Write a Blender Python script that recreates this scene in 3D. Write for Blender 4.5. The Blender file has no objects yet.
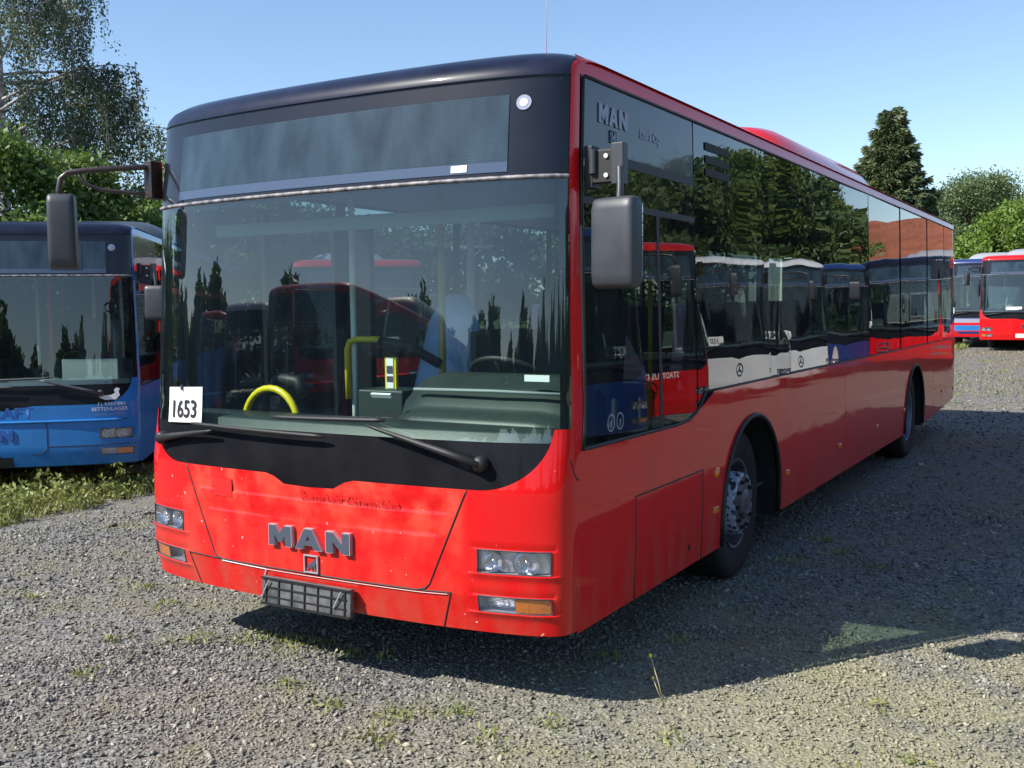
import bpy, math, random
import numpy as np
from mathutils import Vector, Matrix
random.seed(7); rng = np.random.default_rng(11)
R_ = math.radians
scene = bpy.context.scene
col = scene.collection

# ------------------------------------------------------------------ camera
CAM = (3.2172, -3.5930, 1.7281)
YAW, PIT, ROL, FPX = -0.5340, -0.0740, -0.0109, 1031.37
def cam_axes():
    F = Vector((math.sin(YAW)*math.cos(PIT), math.cos(YAW)*math.cos(PIT), math.sin(PIT)))
    R = Vector((math.cos(YAW), -math.sin(YAW), 0)); U = R.cross(F)
    c, s = math.cos(ROL), math.sin(ROL)
    return R*c+U*s, U*c-R*s, F
cR, cU, cF = cam_axes()
cd = bpy.data.cameras.new('camera'); cam = bpy.data.objects.new('camera', cd); col.objects.link(cam)
cam.matrix_world = Matrix(((cR.x, cU.x, -cF.x, CAM[0]), (cR.y, cU.y, -cF.y, CAM[1]), (cR.z, cU.z, -cF.z, CAM[2]), (0, 0, 0, 1)))
cd.sensor_width = 36; cd.lens = 36*FPX/1024; cd.clip_start = 0.05; cd.clip_end = 2000
scene.camera = cam

# ------------------------------------------------------------------ world, sun, exposure
SUN_EL = R_(43); SX, SY = -0.592, -0.806
w = bpy.data.worlds.new('World'); scene.world = w; w.use_nodes = True
wn = w.node_tree.nodes; wl = w.node_tree.links; wn.clear()
sky = wn.new('ShaderNodeTexSky'); sky.sky_type = 'NISHITA'; sky.sun_disc = False
sky.sun_elevation = SUN_EL; sky.sun_rotation = math.atan2(SX, SY); sky.air_density = 1.0; sky.dust_density = 0.15; sky.ozone_density = 3.0
bg = wn.new('ShaderNodeBackground'); bg.inputs[1].default_value = 0.125
wo = wn.new('ShaderNodeOutputWorld'); wl.new(sky.outputs[0], bg.inputs[0]); wl.new(bg.outputs[0], wo.inputs[0])
sl = bpy.data.lights.new('sun', 'SUN'); sl.energy = 5.0; sl.angle = R_(0.5); sl.color = (1.0, 0.955, 0.88)
so = bpy.data.objects.new('sun', sl); col.objects.link(so)
sd = Vector((SX*math.cos(SUN_EL), SY*math.cos(SUN_EL), math.sin(SUN_EL)))
so.rotation_euler = sd.to_track_quat('Z', 'Y').to_euler(); so.location = (0, -20, 30)
vs = scene.view_settings; vs.view_transform = 'Standard'; vs.look = 'None'; vs.gamma = 1.0; vs.exposure = 0.62; vs.use_curve_mapping = False
scene.render.engine = 'CYCLES'
scene.cycles.max_bounces = 9; scene.cycles.transparent_max_bounces = 24; scene.cycles.glossy_bounces = 5; scene.cycles.diffuse_bounces = 3
scene.cycles.caustics_reflective = False; scene.cycles.caustics_refractive = False
scene.cycles.use_denoising = True

# ------------------------------------------------------------------ materials
def newmat(name):
    m = bpy.data.materials.new(name); m.use_nodes = True
    nt = m.node_tree; nt.nodes.clear()
    o = nt.nodes.new('ShaderNodeOutputMaterial'); return m, nt, o
def N(nt, t, **k):
    n = nt.nodes.new(t)
    for a, b in k.items(): setattr(n, a, b)
    return n
def mat(name, c, rough=0.5, metal=0.0, coat=0.0, coat_rough=0.05, var=0.0, vscale=3.0, c2=None, bump=0.0, bscale=40, back=None, coord='Object', spec=None, speck=None):
    m, nt, o = newmat(name)
    p = N(nt, 'ShaderNodeBsdfPrincipled'); p.inputs['Roughness'].default_value = rough; p.inputs['Metallic'].default_value = metal
    p.inputs['Coat Weight'].default_value = coat; p.inputs['Coat Roughness'].default_value = coat_rough
    if spec is not None: p.inputs['Specular IOR Level'].default_value = spec
    L = nt.links
    tc = N(nt, 'ShaderNodeTexCoord')
    cur = N(nt, 'ShaderNodeRGB'); cur.outputs[0].default_value = (*c, 1); cur = cur.outputs[0]
    if var > 0:
        nz = N(nt, 'ShaderNodeTexNoise'); nz.inputs['Scale'].default_value = vscale; nz.inputs['Detail'].default_value = 6; nz.inputs['Roughness'].default_value = 0.6
        L.new(tc.outputs[coord], nz.inputs['Vector'])
        cr = N(nt, 'ShaderNodeValToRGB'); cr.color_ramp.elements[0].position = 0.35; cr.color_ramp.elements[1].position = 0.68
        d2 = c2 if c2 else tuple(x*(1-var) for x in c)
        cr.color_ramp.elements[0].color = (*c, 1); cr.color_ramp.elements[1].color = (*d2, 1)
        L.new(nz.outputs['Fac'], cr.inputs[0]); cur = cr.outputs[0]
    if speck:
        n2 = N(nt, 'ShaderNodeTexNoise'); n2.inputs['Scale'].default_value = speck[1]; n2.inputs['Detail'].default_value = 4
        L.new(tc.outputs[coord], n2.inputs['Vector'])
        c3 = N(nt, 'ShaderNodeValToRGB'); c3.color_ramp.elements[0].position = speck[2]; c3.color_ramp.elements[1].position = speck[2]+0.02
        L.new(n2.outputs['Fac'], c3.inputs[0])
        mx = N(nt, 'ShaderNodeMix', data_type='RGBA'); mx.inputs['B'].default_value = (*speck[0], 1)
        L.new(c3.outputs[0], mx.inputs['Factor']); L.new(cur, mx.inputs['A']); cur = mx.outputs['Result']
    if back:
        g = N(nt, 'ShaderNodeNewGeometry'); mx = N(nt, 'ShaderNodeMix', data_type='RGBA'); mx.inputs['B'].default_value = (*back, 1)
        L.new(g.outputs['Backfacing'], mx.inputs['Factor']); L.new(cur, mx.inputs['A']); cur = mx.outputs['Result']
        iv = N(nt, 'ShaderNodeMath', operation='SUBTRACT'); iv.inputs[0].default_value = 1; L.new(g.outputs['Backfacing'], iv.inputs[1])
        mu = N(nt, 'ShaderNodeMath', operation='MULTIPLY'); mu.inputs[1].default_value = coat; L.new(iv.outputs[0], mu.inputs[0]); L.new(mu.outputs[0], p.inputs['Coat Weight'])
    L.new(cur, p.inputs['Base Color'])
    if bump > 0:
        nz = N(nt, 'ShaderNodeTexNoise'); nz.inputs['Scale'].default_value = bscale; nz.inputs['Detail'].default_value = 3
        L.new(tc.outputs[coord], nz.inputs['Vector'])
        b = N(nt, 'ShaderNodeBump'); b.inputs['Strength'].default_value = 1.0; b.inputs['Distance'].default_value = bump
        L.new(nz.outputs['Fac'], b.inputs['Height']); L.new(b.outputs[0], p.inputs['Normal'])
        if coat: L.new(b.outputs[0], p.inputs['Coat Normal'])
    L.new(p.outputs[0], o.inputs[0]); return m

def glass(name, tint, f0=0.09, pw=4.0, dust=0.0, dustc=(0.45, 0.5, 0.5), wave=0.0, wscale=1.2):
    m, nt, o = newmat(name); L = nt.links
    tr = N(nt, 'ShaderNodeBsdfTransparent'); tr.inputs[0].default_value = (*tint, 1)
    gl = N(nt, 'ShaderNodeBsdfGlossy'); gl.inputs['Roughness'].default_value = 0.0; gl.inputs[0].default_value = (1, 1, 1, 1)
    lw = N(nt, 'ShaderNodeLayerWeight'); lw.inputs['Blend'].default_value = 0.5
    pwn = N(nt, 'ShaderNodeMath', operation='POWER'); pwn.inputs[1].default_value = pw; L.new(lw.outputs['Facing'], pwn.inputs[0])
    ma = N(nt, 'ShaderNodeMath', operation='MULTIPLY_ADD'); ma.inputs[1].default_value = 1-f0; ma.inputs[2].default_value = f0; L.new(pwn.outputs[0], ma.inputs[0])
    base = tr.outputs[0]
    if dust > 0:
        df = N(nt, 'ShaderNodeBsdfDiffuse'); df.inputs[0].default_value = (*dustc, 1)
        nz = N(nt, 'ShaderNodeTexNoise'); nz.inputs['Scale'].default_value = 2.5; nz.inputs['Detail'].default_value = 8
        tc = N(nt, 'ShaderNodeTexCoord'); mp = N(nt, 'ShaderNodeMapping'); mp.inputs['Scale'].default_value = (3, 3, 0.5)
        L.new(tc.outputs['Object'], mp.inputs[0]); L.new(mp.outputs[0], nz.inputs['Vector'])
        r = N(nt, 'ShaderNodeMapRange'); r.inputs['From Min'].default_value = 0.3; r.inputs['From Max'].default_value = 0.8
        r.inputs['To Min'].default_value = dust*0.6; r.inputs['To Max'].default_value = dust*1.8; L.new(nz.outputs['Fac'], r.inputs[0])
        mx = N(nt, 'ShaderNodeMixShader'); L.new(r.outputs[0], mx.inputs[0]); L.new(base, mx.inputs[1]); L.new(df.outputs[0], mx.inputs[2]); base = mx.outputs[0]
    if wave > 0:
        tc = N(nt, 'ShaderNodeTexCoord'); nz = N(nt, 'ShaderNodeTexNoise'); nz.inputs['Scale'].default_value = wscale; nz.inputs['Detail'].default_value = 1
        L.new(tc.outputs['Object'], nz.inputs['Vector'])
        b = N(nt, 'ShaderNodeBump'); b.inputs['Strength'].default_value = 1; b.inputs['Distance'].default_value = wave
        L.new(nz.outputs['Fac'], b.inputs['Height']); L.new(b.outputs[0], gl.inputs['Normal'])
    mx = N(nt, 'ShaderNodeMixShader'); L.new(ma.outputs[0], mx.inputs[0]); L.new(base, mx.inputs[1]); L.new(gl.outputs[0], mx.inputs[2])
    L.new(mx.outputs[0], o.inputs[0]); return m

def faded_red(name, c, faded, grime):
    """Front paint: clear-coated red with sun-bleached patches, chips and road grime of its own shape."""
    m, nt, o = newmat(name); L = nt.links
    p = N(nt, 'ShaderNodeBsdfPrincipled'); p.inputs['Roughness'].default_value = 0.5; p.inputs['Specular IOR Level'].default_value = 0.12; p.inputs['Coat Weight'].default_value = 0.7; p.inputs['Coat IOR'].default_value = 1.45
    tc = N(nt, 'ShaderNodeTexCoord'); sp = N(nt, 'ShaderNodeSeparateXYZ'); L.new(tc.outputs['Object'], sp.inputs[0])
    def rng_(src, a, b, lo=0, hi=1):
        r = N(nt, 'ShaderNodeMapRange', interpolation_type='SMOOTHSTEP'); r.inputs['From Min'].default_value = a; r.inputs['From Max'].default_value = b
        r.inputs['To Min'].default_value = lo; r.inputs['To Max'].default_value = hi; L.new(src, r.inputs[0]); return r.outputs[0]
    def mul(a, b, op='MULTIPLY'):
        q = N(nt, 'ShaderNodeMath', operation=op); L.new(a, q.inputs[0])
        if isinstance(b, float): q.inputs[1].default_value = b
        else: L.new(b, q.inputs[1])
        return q.outputs[0]
    def noise(s, d=5, scale=None):
        q = N(nt, 'ShaderNodeTexNoise'); q.inputs['Scale'].default_value = s; q.inputs['Detail'].default_value = d
        if scale:
            mp = N(nt, 'ShaderNodeMapping'); mp.inputs['Scale'].default_value = scale; L.new(tc.outputs['Object'], mp.inputs[0]); L.new(mp.outputs[0], q.inputs['Vector'])
        else: L.new(tc.outputs['Object'], q.inputs['Vector'])
        return q.outputs['Fac']
    def mixc(fac, a, b):
        q = N(nt, 'ShaderNodeMix', data_type='RGBA'); L.new(fac, q.inputs['Factor'])
        if isinstance(a, tuple): q.inputs['A'].default_value = (*a, 1)
        else: L.new(a, q.inputs['A'])
        q.inputs['B'].default_value = (*b, 1); return q.outputs['Result']
    hoodz = mul(rng_(sp.outputs['Z'], 0.70, 0.95), rng_(sp.outputs['Z'], 1.0, 0.95, 0, 1))
    hood = mul(rng_(sp.outputs['X'], -0.95, -0.85), rng_(sp.outputs['X'], 0.85, 0.78))
    front = rng_(sp.outputs['Y'], 0.35, 0.2)
    f = mul(mul(mul(hood, front), rng_(sp.outputs['Z'], 0.55, 0.95, 0.25, 1.0)), rng_(noise(7), 0.35, 0.7))
    cur = mixc(mul(f, 0.9), c, faded)
    chips = mul(mul(rng_(noise(38, 2), 0.735, 0.755), front), rng_(noise(4), 0.42, 0.6))
    cur = mixc(chips, cur, (0.75, 0.6, 0.55))
    g = mul(rng_(noise(3.5, 7, (1, 1, 0.45)), 0.5, 0.85), 0.35)
    cur = mixc(g, cur, grime)
    low = mul(mul(rng_(sp.outputs['Z'], 0.85, 0.33), rng_(noise(9, 8, (1, 1, 0.25)), 0.35, 0.75)), 0.45)
    cur = mixc(low, cur, (0.30, 0.12, 0.07))
    ge = N(nt, 'ShaderNodeNewGeometry'); cur = mixc(ge.outputs['Backfacing'], cur, (0.05, 0.05, 0.05))
    L.new(cur, p.inputs['Base Color'])
    L.new(rng_(noise(5, 7), 0.4, 0.8, 0.03, 0.11), p.inputs['Coat Roughness'])
    nz = N(nt, 'ShaderNodeTexNoise'); nz.inputs['Scale'].default_value = 1.6; nz.inputs['Detail'].default_value = 1; L.new(tc.outputs['Object'], nz.inputs['Vector'])
    b = N(nt, 'ShaderNodeBump'); b.inputs['Strength'].default_value = 1; b.inputs['Distance'].default_value = 0.004; L.new(nz.outputs['Fac'], b.inputs['Height'])
    L.new(b.outputs[0], p.inputs['Coat Normal'])
    L.new(p.outputs[0], o.inputs[0]); return m

M = {}
M['red'] = faded_red('red_paint', (0.64, 0.004, 0.006), (0.80, 0.085, 0.05), (0.42, 0.03, 0.015))
M['red2'] = mat('plain_red_paint', (0.65, 0.006, 0.008), 0.5, spec=0.15, coat=0.7, back=(0.05, 0.05, 0.05), var=0.2)
M['darkred'] = mat('ghost_lettering_red', (0.58, 0.012, 0.012), 0.5, coat=0.7, spec=0.15)
M['white_paint'] = mat('white_paint', (0.75, 0.76, 0.76), 0.4, coat=0.6, back=(0.05, 0.05, 0.05), var=0.1)
M['blue'] = mat('blue_paint', (0.022, 0.20, 0.55), 0.5, spec=0.2, coat=0.7, back=(0.05, 0.05, 0.05), var=0.25, vscale=2)
M['bluedark'] = mat('dark_blue_paint', (0.008, 0.03, 0.14), 0.4, coat=0.7, back=(0.05, 0.05, 0.05))
M['blueghost'] = mat('ghost_lettering_blue', (0.012, 0.09, 0.36), 0.5, coat=0.5)
M['black'] = mat('black_gloss_panel', (0.005, 0.006, 0.011), 0.35, spec=0.15, coat=0.65, coat_rough=0.03, var=0.5, c2=(0.010, 0.011, 0.018), bump=0.0015, bscale=1.3, back=(0.01, 0.01, 0.01), speck=((0.25, 0.25, 0.25), 60, 0.765))
M['dome'] = mat('black_roof_dome', (0.005, 0.007, 0.020), 0.35, coat=0.6, coat_rough=0.035, spec=0.1, var=0.6, c2=(0.013, 0.015, 0.034), vscale=6, back=(0.01, 0.01, 0.01))
M['scuttle'] = mat('scuttle_black', (0.006, 0.006, 0.008), 0.5, spec=0.05, coat=0.16, coat_rough=0.05, var=0.6, c2=(0.014, 0.014, 0.016), back=(0.01, 0.01, 0.01), speck=((0.2, 0.2, 0.2), 60, 0.765))
M['trim'] = mat('matt_black_trim', (0.012, 0.012, 0.013), 0.55)
M['plastic'] = mat('dark_grey_plastic', (0.045, 0.05, 0.06), 0.45, var=0.3, vscale=8, bump=0.0006, bscale=180)
M['arm'] = mat('painted_metal_arm', (0.02, 0.015, 0.016), 0.35, coat=0.3, var=0.5, c2=(0.06, 0.03, 0.02), vscale=12)
M['rubber'] = mat('tyre_rubber', (0.009, 0.009, 0.010), 0.85, var=0.5, c2=(0.022, 0.020, 0.018), vscale=9, bump=0.002, bscale=60)
M['rim'] = mat('worn_steel_rim', (0.16, 0.17, 0.20), 0.5, metal=0.3, var=0.8, c2=(0.05, 0.035, 0.03), vscale=14)
M['rimring'] = mat('chipped_pale_wheel_ring', (0.36, 0.39, 0.52), 0.5, speck=((0.02, 0.02, 0.03), 26, 0.52))
M['rear_rim'] = mat('pale_blue_grey_rim', (0.20, 0.25, 0.35), 0.5, metal=0.2, var=0.4, vscale=5)
M['well'] = mat('wheel_well', (0.012, 0.012, 0.014), 0.9)
M['ws'] = glass('windscreen_glass', (0.80, 0.92, 0.88), f0=0.08, pw=4.0, dust=0.010, dustc=(0.28, 0.45, 0.62), wave=0.0015, wscale=0.8)
M['sideglass'] = glass('tinted_side_glass', (0.24, 0.30, 0.32), f0=0.075, pw=5.0, dust=0.008, wave=0.006, wscale=1.1)
M['dglass'] = glass('driver_side_glass', (0.33, 0.42, 0.37), f0=0.075, pw=5.0, dust=0.01, wave=0.002, wscale=1.0)
M['lens'] = glass('clear_lamp_lens', (0.9, 0.9, 0.92), f0=0.08, pw=5, dust=0.03)
M['lampshell'] = mat('lamp_shell', (0.62, 0.64, 0.68), 0.3, metal=0.55, bump=0.004, bscale=60)
M['chrome'] = mat('lamp_reflector', (0.75, 0.77, 0.80), 0.12, metal=1.0, bump=0.002, bscale=45)
M['silver'] = mat('grey_letter_metal', (0.10, 0.12, 0.16), 0.35, metal=0.4, coat=0.3)
M['silver_edge'] = mat('pale_letter_edge', (0.55, 0.57, 0.62), 0.3, metal=0.5)
M['amber'] = mat('amber_lens', (0.75, 0.20, 0.01), 0.25, coat=0.8, bump=0.002, bscale=90)
M['display'] = None
M['grey_text'] = mat('pale_grey_lettering', (0.28, 0.31, 0.42), 0.5)
M['white'] = mat('white_sheet', (0.82, 0.82, 0.82), 0.6)
M['ink'] = mat('black_ink', (0.01, 0.01, 0.01), 0.7)
M['yellow'] = mat('yellow_rail_paint', (0.80, 0.62, 0.01), 0.35, coat=0.4)
M['brass'] = mat('aged_yellow_pole', (0.42, 0.30, 0.06), 0.35, coat=0.3)
M['steelpole'] = mat('bright_pole', (0.75, 0.77, 0.72), 0.3, coat=0.5)
M['dash'] = mat('dashboard_plastic', (0.028, 0.040, 0.036), 0.45, var=0.3, vscale=5, bump=0.0005, bscale=200)
M['interior'] = mat('interior_grey', (0.05, 0.055, 0.06), 0.7)
M['ceiling'] = mat('interior_ceiling', (0.30, 0.32, 0.33), 0.7)
M['seat'] = mat('blue_seat_fabric', (0.03, 0.05, 0.16), 0.8, var=0.6, c2=(0.12, 0.04, 0.05), vscale=22)
M['sheet'] = mat('pale_blue_plastic_cover', (0.38, 0.52, 0.90), 0.4, coat=0.3, var=0.4, vscale=5, bump=0.01, bscale=7)
M['sky_strip'] = mat('pale_gap_trim', (0.05, 0.055, 0.07), 0.5, var=0.7, c2=(0.40, 0.36, 0.36), vscale=22)
M['plate'] = mat('plate_holder_plastic', (0.055, 0.058, 0.06), 0.35, coat=0.3, var=0.8, c2=(0.16, 0.16, 0.16), vscale=14)
M['cream'] = mat('cardboard_box', (0.50, 0.55, 0.50), 0.7)
def display_mat():
    m, nt, o = newmat('destination_blind'); L = nt.links
    p = N(nt, 'ShaderNodeBsdfPrincipled'); p.inputs['Specular IOR Level'].default_value = 0.08; p.inputs['Roughness'].default_value = 0.5; p.inputs['Coat Weight'].default_value = 0.7; p.inputs['Coat Roughness'].default_value = 0.02
    tc = N(nt, 'ShaderNodeTexCoord'); sp = N(nt, 'ShaderNodeSeparateXYZ'); L.new(tc.outputs['Object'], sp.inputs[0])
    s = N(nt, 'ShaderNodeMath', operation='MULTIPLY'); s.inputs[1].default_value = 620; L.new(sp.outputs['Z'], s.inputs[0])
    sn = N(nt, 'ShaderNodeMath', operation='SINE'); L.new(s.outputs[0], sn.inputs[0])
    nz = N(nt, 'ShaderNodeTexNoise'); nz.inputs['Scale'].default_value = 6; nz.inputs['Detail'].default_value = 5
    mp = N(nt, 'ShaderNodeMapping'); mp.inputs['Scale'].default_value = (1.5, 1.5, 0.5); L.new(tc.outputs['Object'], mp.inputs[0]); L.new(mp.outputs[0], nz.inputs['Vector'])
    ad = N(nt, 'ShaderNodeMath', operation='MULTIPLY_ADD'); ad.inputs[1].default_value = 0.12; L.new(sn.outputs[0], ad.inputs[0]); L.new(nz.outputs['Fac'], ad.inputs[2])
    cr = N(nt, 'ShaderNodeValToRGB'); cr.color_ramp.elements[0].position = 0.2; cr.color_ramp.elements[1].position = 0.85
    cr.color_ramp.elements[0].color = (0.010, 0.020, 0.032, 1); cr.color_ramp.elements[1].color = (0.045, 0.080, 0.11, 1)
    L.new(ad.outputs[0], cr.inputs[0]); L.new(cr.outputs[0], p.inputs['Base Color']); L.new(p.outputs[0], o.inputs[0]); return m
M['display'] = display_mat()

def leafmat(name, c1, c2, trans=0.35, nscale=0.8):
    m, nt, o = newmat(name); L = nt.links
    tc = N(nt, 'ShaderNodeTexCoord'); nz = N(nt, 'ShaderNodeTexNoise'); nz.inputs['Scale'].default_value = nscale; nz.inputs['Detail'].default_value = 8; nz.inputs['Roughness'].default_value = 0.75
    L.new(tc.outputs['Object'], nz.inputs['Vector'])
    cr = N(nt, 'ShaderNodeValToRGB'); cr.color_ramp.elements[0].position = 0.38; cr.color_ramp.elements[1].position = 0.62
    cr.color_ramp.elements[0].color = (*c1, 1); cr.color_ramp.elements[1].color = (*c2, 1); L.new(nz.outputs['Fac'], cr.inputs[0])
    d = N(nt, 'ShaderNodeBsdfPrincipled'); d.inputs['Roughness'].default_value = 0.5; L.new(cr.outputs[0], d.inputs['Base Color'])
    t = N(nt, 'ShaderNodeBsdfTranslucent'); L.new(cr.outputs[0], t.inputs[0])
    mx = N(nt, 'ShaderNodeMixShader'); mx.inputs[0].default_value = trans; L.new(d.outputs[0], mx.inputs[1]); L.new(t.outputs[0], mx.inputs[2]); L.new(mx.outputs[0], o.inputs[0]); return m
M['leaf_bush'] = leafmat('hazel_leaves', (0.055, 0.11, 0.015), (0.17, 0.25, 0.05))
M['leaf_birch'] = leafmat('birch_leaves', (0.055, 0.085, 0.045), (0.15, 0.19, 0.10), 0.4)
M['leaf_spruce'] = leafmat('spruce_needles', (0.045, 0.075, 0.03), (0.13, 0.16, 0.06), 0.1, 1.5)
M['leaf_far'] = leafmat('far_leaves', (0.06, 0.11, 0.03), (0.13, 0.19, 0.06), 0.3, 0.5)
M['leaf_hazy'] = leafmat('hazed_far_leaves', (0.10, 0.15, 0.06), (0.19, 0.25, 0.10), 0.35, 0.35)  # distance haze put into the leaf colour
M['leaf_lime'] = leafmat('lime_green_leaves', (0.11, 0.19, 0.03), (0.22, 0.32, 0.06), 0.35, 0.6)
M['leaf_weed'] = leafmat('weed_leaves', (0.14, 0.20, 0.04), (0.38, 0.38, 0.13), 0.3, 3)
M['dry'] = leafmat('dry_grass_blades', (0.20, 0.17, 0.07), (0.34, 0.30, 0.14), 0.25, 4)
M['bark'] = mat('bark', (0.09, 0.07, 0.05), 0.9, var=0.5, vscale=6)
M['birchbark'] = mat('birch_bark', (0.5, 0.48, 0.45), 0.8, var=0.9, c2=(0.04, 0.04, 0.04), vscale=5)

# ------------------------------------------------------------------ helpers
class MB:
    def __init__(s): s.v = []; s.f = []
    def quad_grid(s, rows, closed=False, skip=None, flip=False):
        b = len(s.v); nr = len(rows); nc = len(rows[0])
        for r in rows: s.v += [tuple(p) for p in r]
        for i in range(nr-1):
            for j in range(nc if closed else nc-1):
                if skip and skip(i, j): continue
                k = (j+1) % nc
                q = (b+i*nc+j, b+i*nc+k, b+(i+1)*nc+k, b+(i+1)*nc+j)
                s.f.append(q[::-1] if flip else q)
        return s
    def box(s, c, d, rot=None):
        b = len(s.v); x, y, z = (q/2 for q in d)
        for dx, dy, dz in ((-x,-y,-z),(x,-y,-z),(x,y,-z),(-x,y,-z),(-x,-y,z),(x,-y,z),(x,y,z),(-x,y,z)):
            p = Vector((dx, dy, dz))
            if rot: p = rot @ p
            s.v.append((c[0]+p.x, c[1]+p.y, c[2]+p.z))
        s.f += [tuple(b+i for i in q) for q in ((0,3,2,1),(4,5,6,7),(0,1,5,4),(1,2,6,5),(2,3,7,6),(3,0,4,7))]; return s
    def tube(s, pts, r, n=10, caps=True):
        pts = [Vector(p) for p in pts]; rows = []
        up = None
        for i, p in enumerate(pts):
            d = (pts[min(i+1, len(pts)-1)]-pts[max(i-1, 0)]).normalized()
            if up is None: up = d.orthogonal().normalized()
            up = (up-d*up.dot(d)).normalized(); sd_ = d.cross(up)
            rr = r[i] if isinstance(r, (list, tuple)) else r
            rows.append([p+(up*math.cos(a)+sd_*math.sin(a))*rr for a in (2*math.pi*k/n for k in range(n))])
        b = len(s.v); s.quad_grid(rows, closed=True)
        if caps:
            s.f.append(tuple(b+k for k in range(n))[::-1]); s.f.append(tuple(b+(len(rows)-1)*n+k for k in range(n)))
        return s
    def lathe(s, prof, n=40, axis='x', c=(0, 0, 0)):
        rows = []
        for a, r in prof:
            row = []
            for k in range(n):
                t = 2*math.pi*k/n; q = (r*math.cos(t), r*math.sin(t))
                row.append((c[0]+a, c[1]+q[0], c[2]+q[1]) if axis == 'x' else (c[0]+q[0], c[1]+q[1], c[2]+a) if axis == 'z' else (c[0]+q[0], c[1]+a, c[2]+q[1]))
            rows.append(row)
        return s.quad_grid(rows, closed=True)
    def prism(s, pts, off):
        b = len(s.v); n = len(pts); o = Vector(off)
        s.v += [tuple(p) for p in pts]; s.v += [tuple(Vector(p)+o) for p in pts]
        s.f.append(tuple(range(b, b+n))); s.f.append(tuple(range(b+2*n-1, b+n-1, -1)))
        for i in range(n):
            j = (i+1) % n; s.f.append((b+i, b+n+i, b+n+j, b+j))
        return s
    def build(s, name, m, parent=None, smooth=False, angle=None, bevel=0):
        me = bpy.data.meshes.new(name); me.from_pydata([tuple(p) for p in s.v], [], s.f); me.update()
        return link(name, me, m, parent, smooth, bevel)
def link(name, me, m, parent=None, smooth=False, bevel=0):
    o = bpy.data.objects.new(name, me); col.objects.link(o)
    if m: me.materials.append(m)
    if smooth: me.shade_smooth()
    if parent: o.parent = parent
    if bevel:
        b = o.modifiers.new('bevel', 'BEVEL'); b.width = bevel; b.segments = 3; b.limit_method = 'ANGLE'; b.angle_limit = R_(35)
        me.shade_smooth()
        for q in me.polygons: q.use_smooth = True
        b.harden_normals = False
        wn_ = o.modifiers.new('wn', 'WEIGHTED_NORMAL'); wn_.keep_sharp = False
    return o
def tag(o, label=None, cat=None, group=None, kind=None):
    for k, v in (('label', label), ('category', cat), ('group', group), ('kind', kind)):
        if v: o[k] = v
    return o
def empty(name, loc=(0, 0, 0), rz=0):
    o = bpy.data.objects.new(name, None); col.objects.link(o); o.location = loc; o.rotation_euler = (0, 0, rz); o.empty_display_size = 0.2; return o
def children(o): return [c for c in bpy.data.objects if c.parent == o]
def dup(root, loc, rz, swap=None):
    def cp(o, par):
        c = o.copy(); col.objects.link(c); c.parent = par
        if swap:
            for sl_ in c.material_slots:
                if sl_.material and sl_.material.name in swap:
                    nm = swap[sl_.material.name]; sl_.link = 'OBJECT'; sl_.material = nm
        for ch in children(o): cp(ch, c)
        return c
    r = cp(root, None); r.location = loc; r.rotation_euler = (0, 0, rz); return r
def text_verts(s, size, offset=0.0, shear=0.0, spacing=1.0, extrude=0.0, res=3):
    cu = bpy.data.curves.new('t', 'FONT'); cu.body = s; cu.size = size; cu.offset = offset; cu.shear = shear; cu.space_character = spacing
    cu.align_x = 'CENTER'; cu.align_y = 'CENTER'; cu.extrude = extrude; cu.resolution_u = res
    o = bpy.data.objects.new('t', cu); col.objects.link(o); dg = bpy.context.evaluated_depsgraph_get(); dg.update()
    me = bpy.data.meshes.new_from_object(o.evaluated_get(dg)); bpy.data.objects.remove(o); return me
def text_obj(name, s, size, fn, m, parent=None, sx=1.0, **k):
    me = text_verts(s, size, **k)
    for v in me.vertices: v.co = fn(v.co.x*sx, v.co.y, v.co.z)
    me.update(); me.materials.clear(); return link(name, me, m, parent)

# ------------------------------------------------------------------ bus body surface
def lerp(tab, z):
    if z <= tab[0][0]: return tab[0][1]
    for (a, b), (c, d) in zip(tab, tab[1:]):
        if z <= c: return b+(d-b)*(z-a)/(c-a)
    return tab[-1][1]
CX = -0.0125
HW = [(0.3, 1.25), (0.6, 1.2625), (1.15, 1.2625), (2.7, 1.2275), (2.78, 1.2125)]
Y0 = [(0.3, 0.035), (0.5, 0.0), (0.95, 0.0), (1.2, 0.035), (2.28, 0.10), (2.70, 0.155)]
DD = [(0.3, 0.18), (0.9, 0.20), (1.3, 0.22), (2.7, 0.16)]
NN, BOW, LEN = 3.8, 0.07, 11.88
PI = math.pi
def front(t, z, off=0.0):
    def P(t):
        hw = lerp(HW, z); s = math.sin(t); c = abs(math.cos(t)); u = abs(s)**(2/NN)
        return Vector((CX+math.copysign(u*hw, t), lerp(Y0, z)+lerp(DD, z)*(1-c**(2/NN))+BOW*u*u, z))
    p = P(t)
    if off:
        e = 0.01; a = P(max(-PI/2, t-e)); b = P(min(PI/2, t+e)); d = (b-a); n = Vector((d.y, -d.x, 0)).normalized(); p = p+n*off
    return p
def tofx(x, z):
    x = x-CX; u = min(1, abs(x)/lerp(HW, z)); return math.copysign(math.asin(u**(NN/2)), x)
def fx(x, z, off=0.0): return front(tofx(x, z), z, off)
def ystart(z): return lerp(Y0, z)+lerp(DD, z)+BOW
def side(sg, y, z, off=0.0):
    ys = ystart(z); y0 = y
    if y < 0.9: y = ys+(y-0.30)/(0.6)*(0.9-ys)
    hw = lerp(HW, z); r = 0.22; inset = 0
    if y0 > LEN-r: q = min(1, (y0-(LEN-r))/r); inset = r*(1-math.sqrt(max(0, 1-q*q)))
    return Vector((CX+sg*(hw-inset+off), y, z))
TE = 1.40      # windscreen edge
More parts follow.
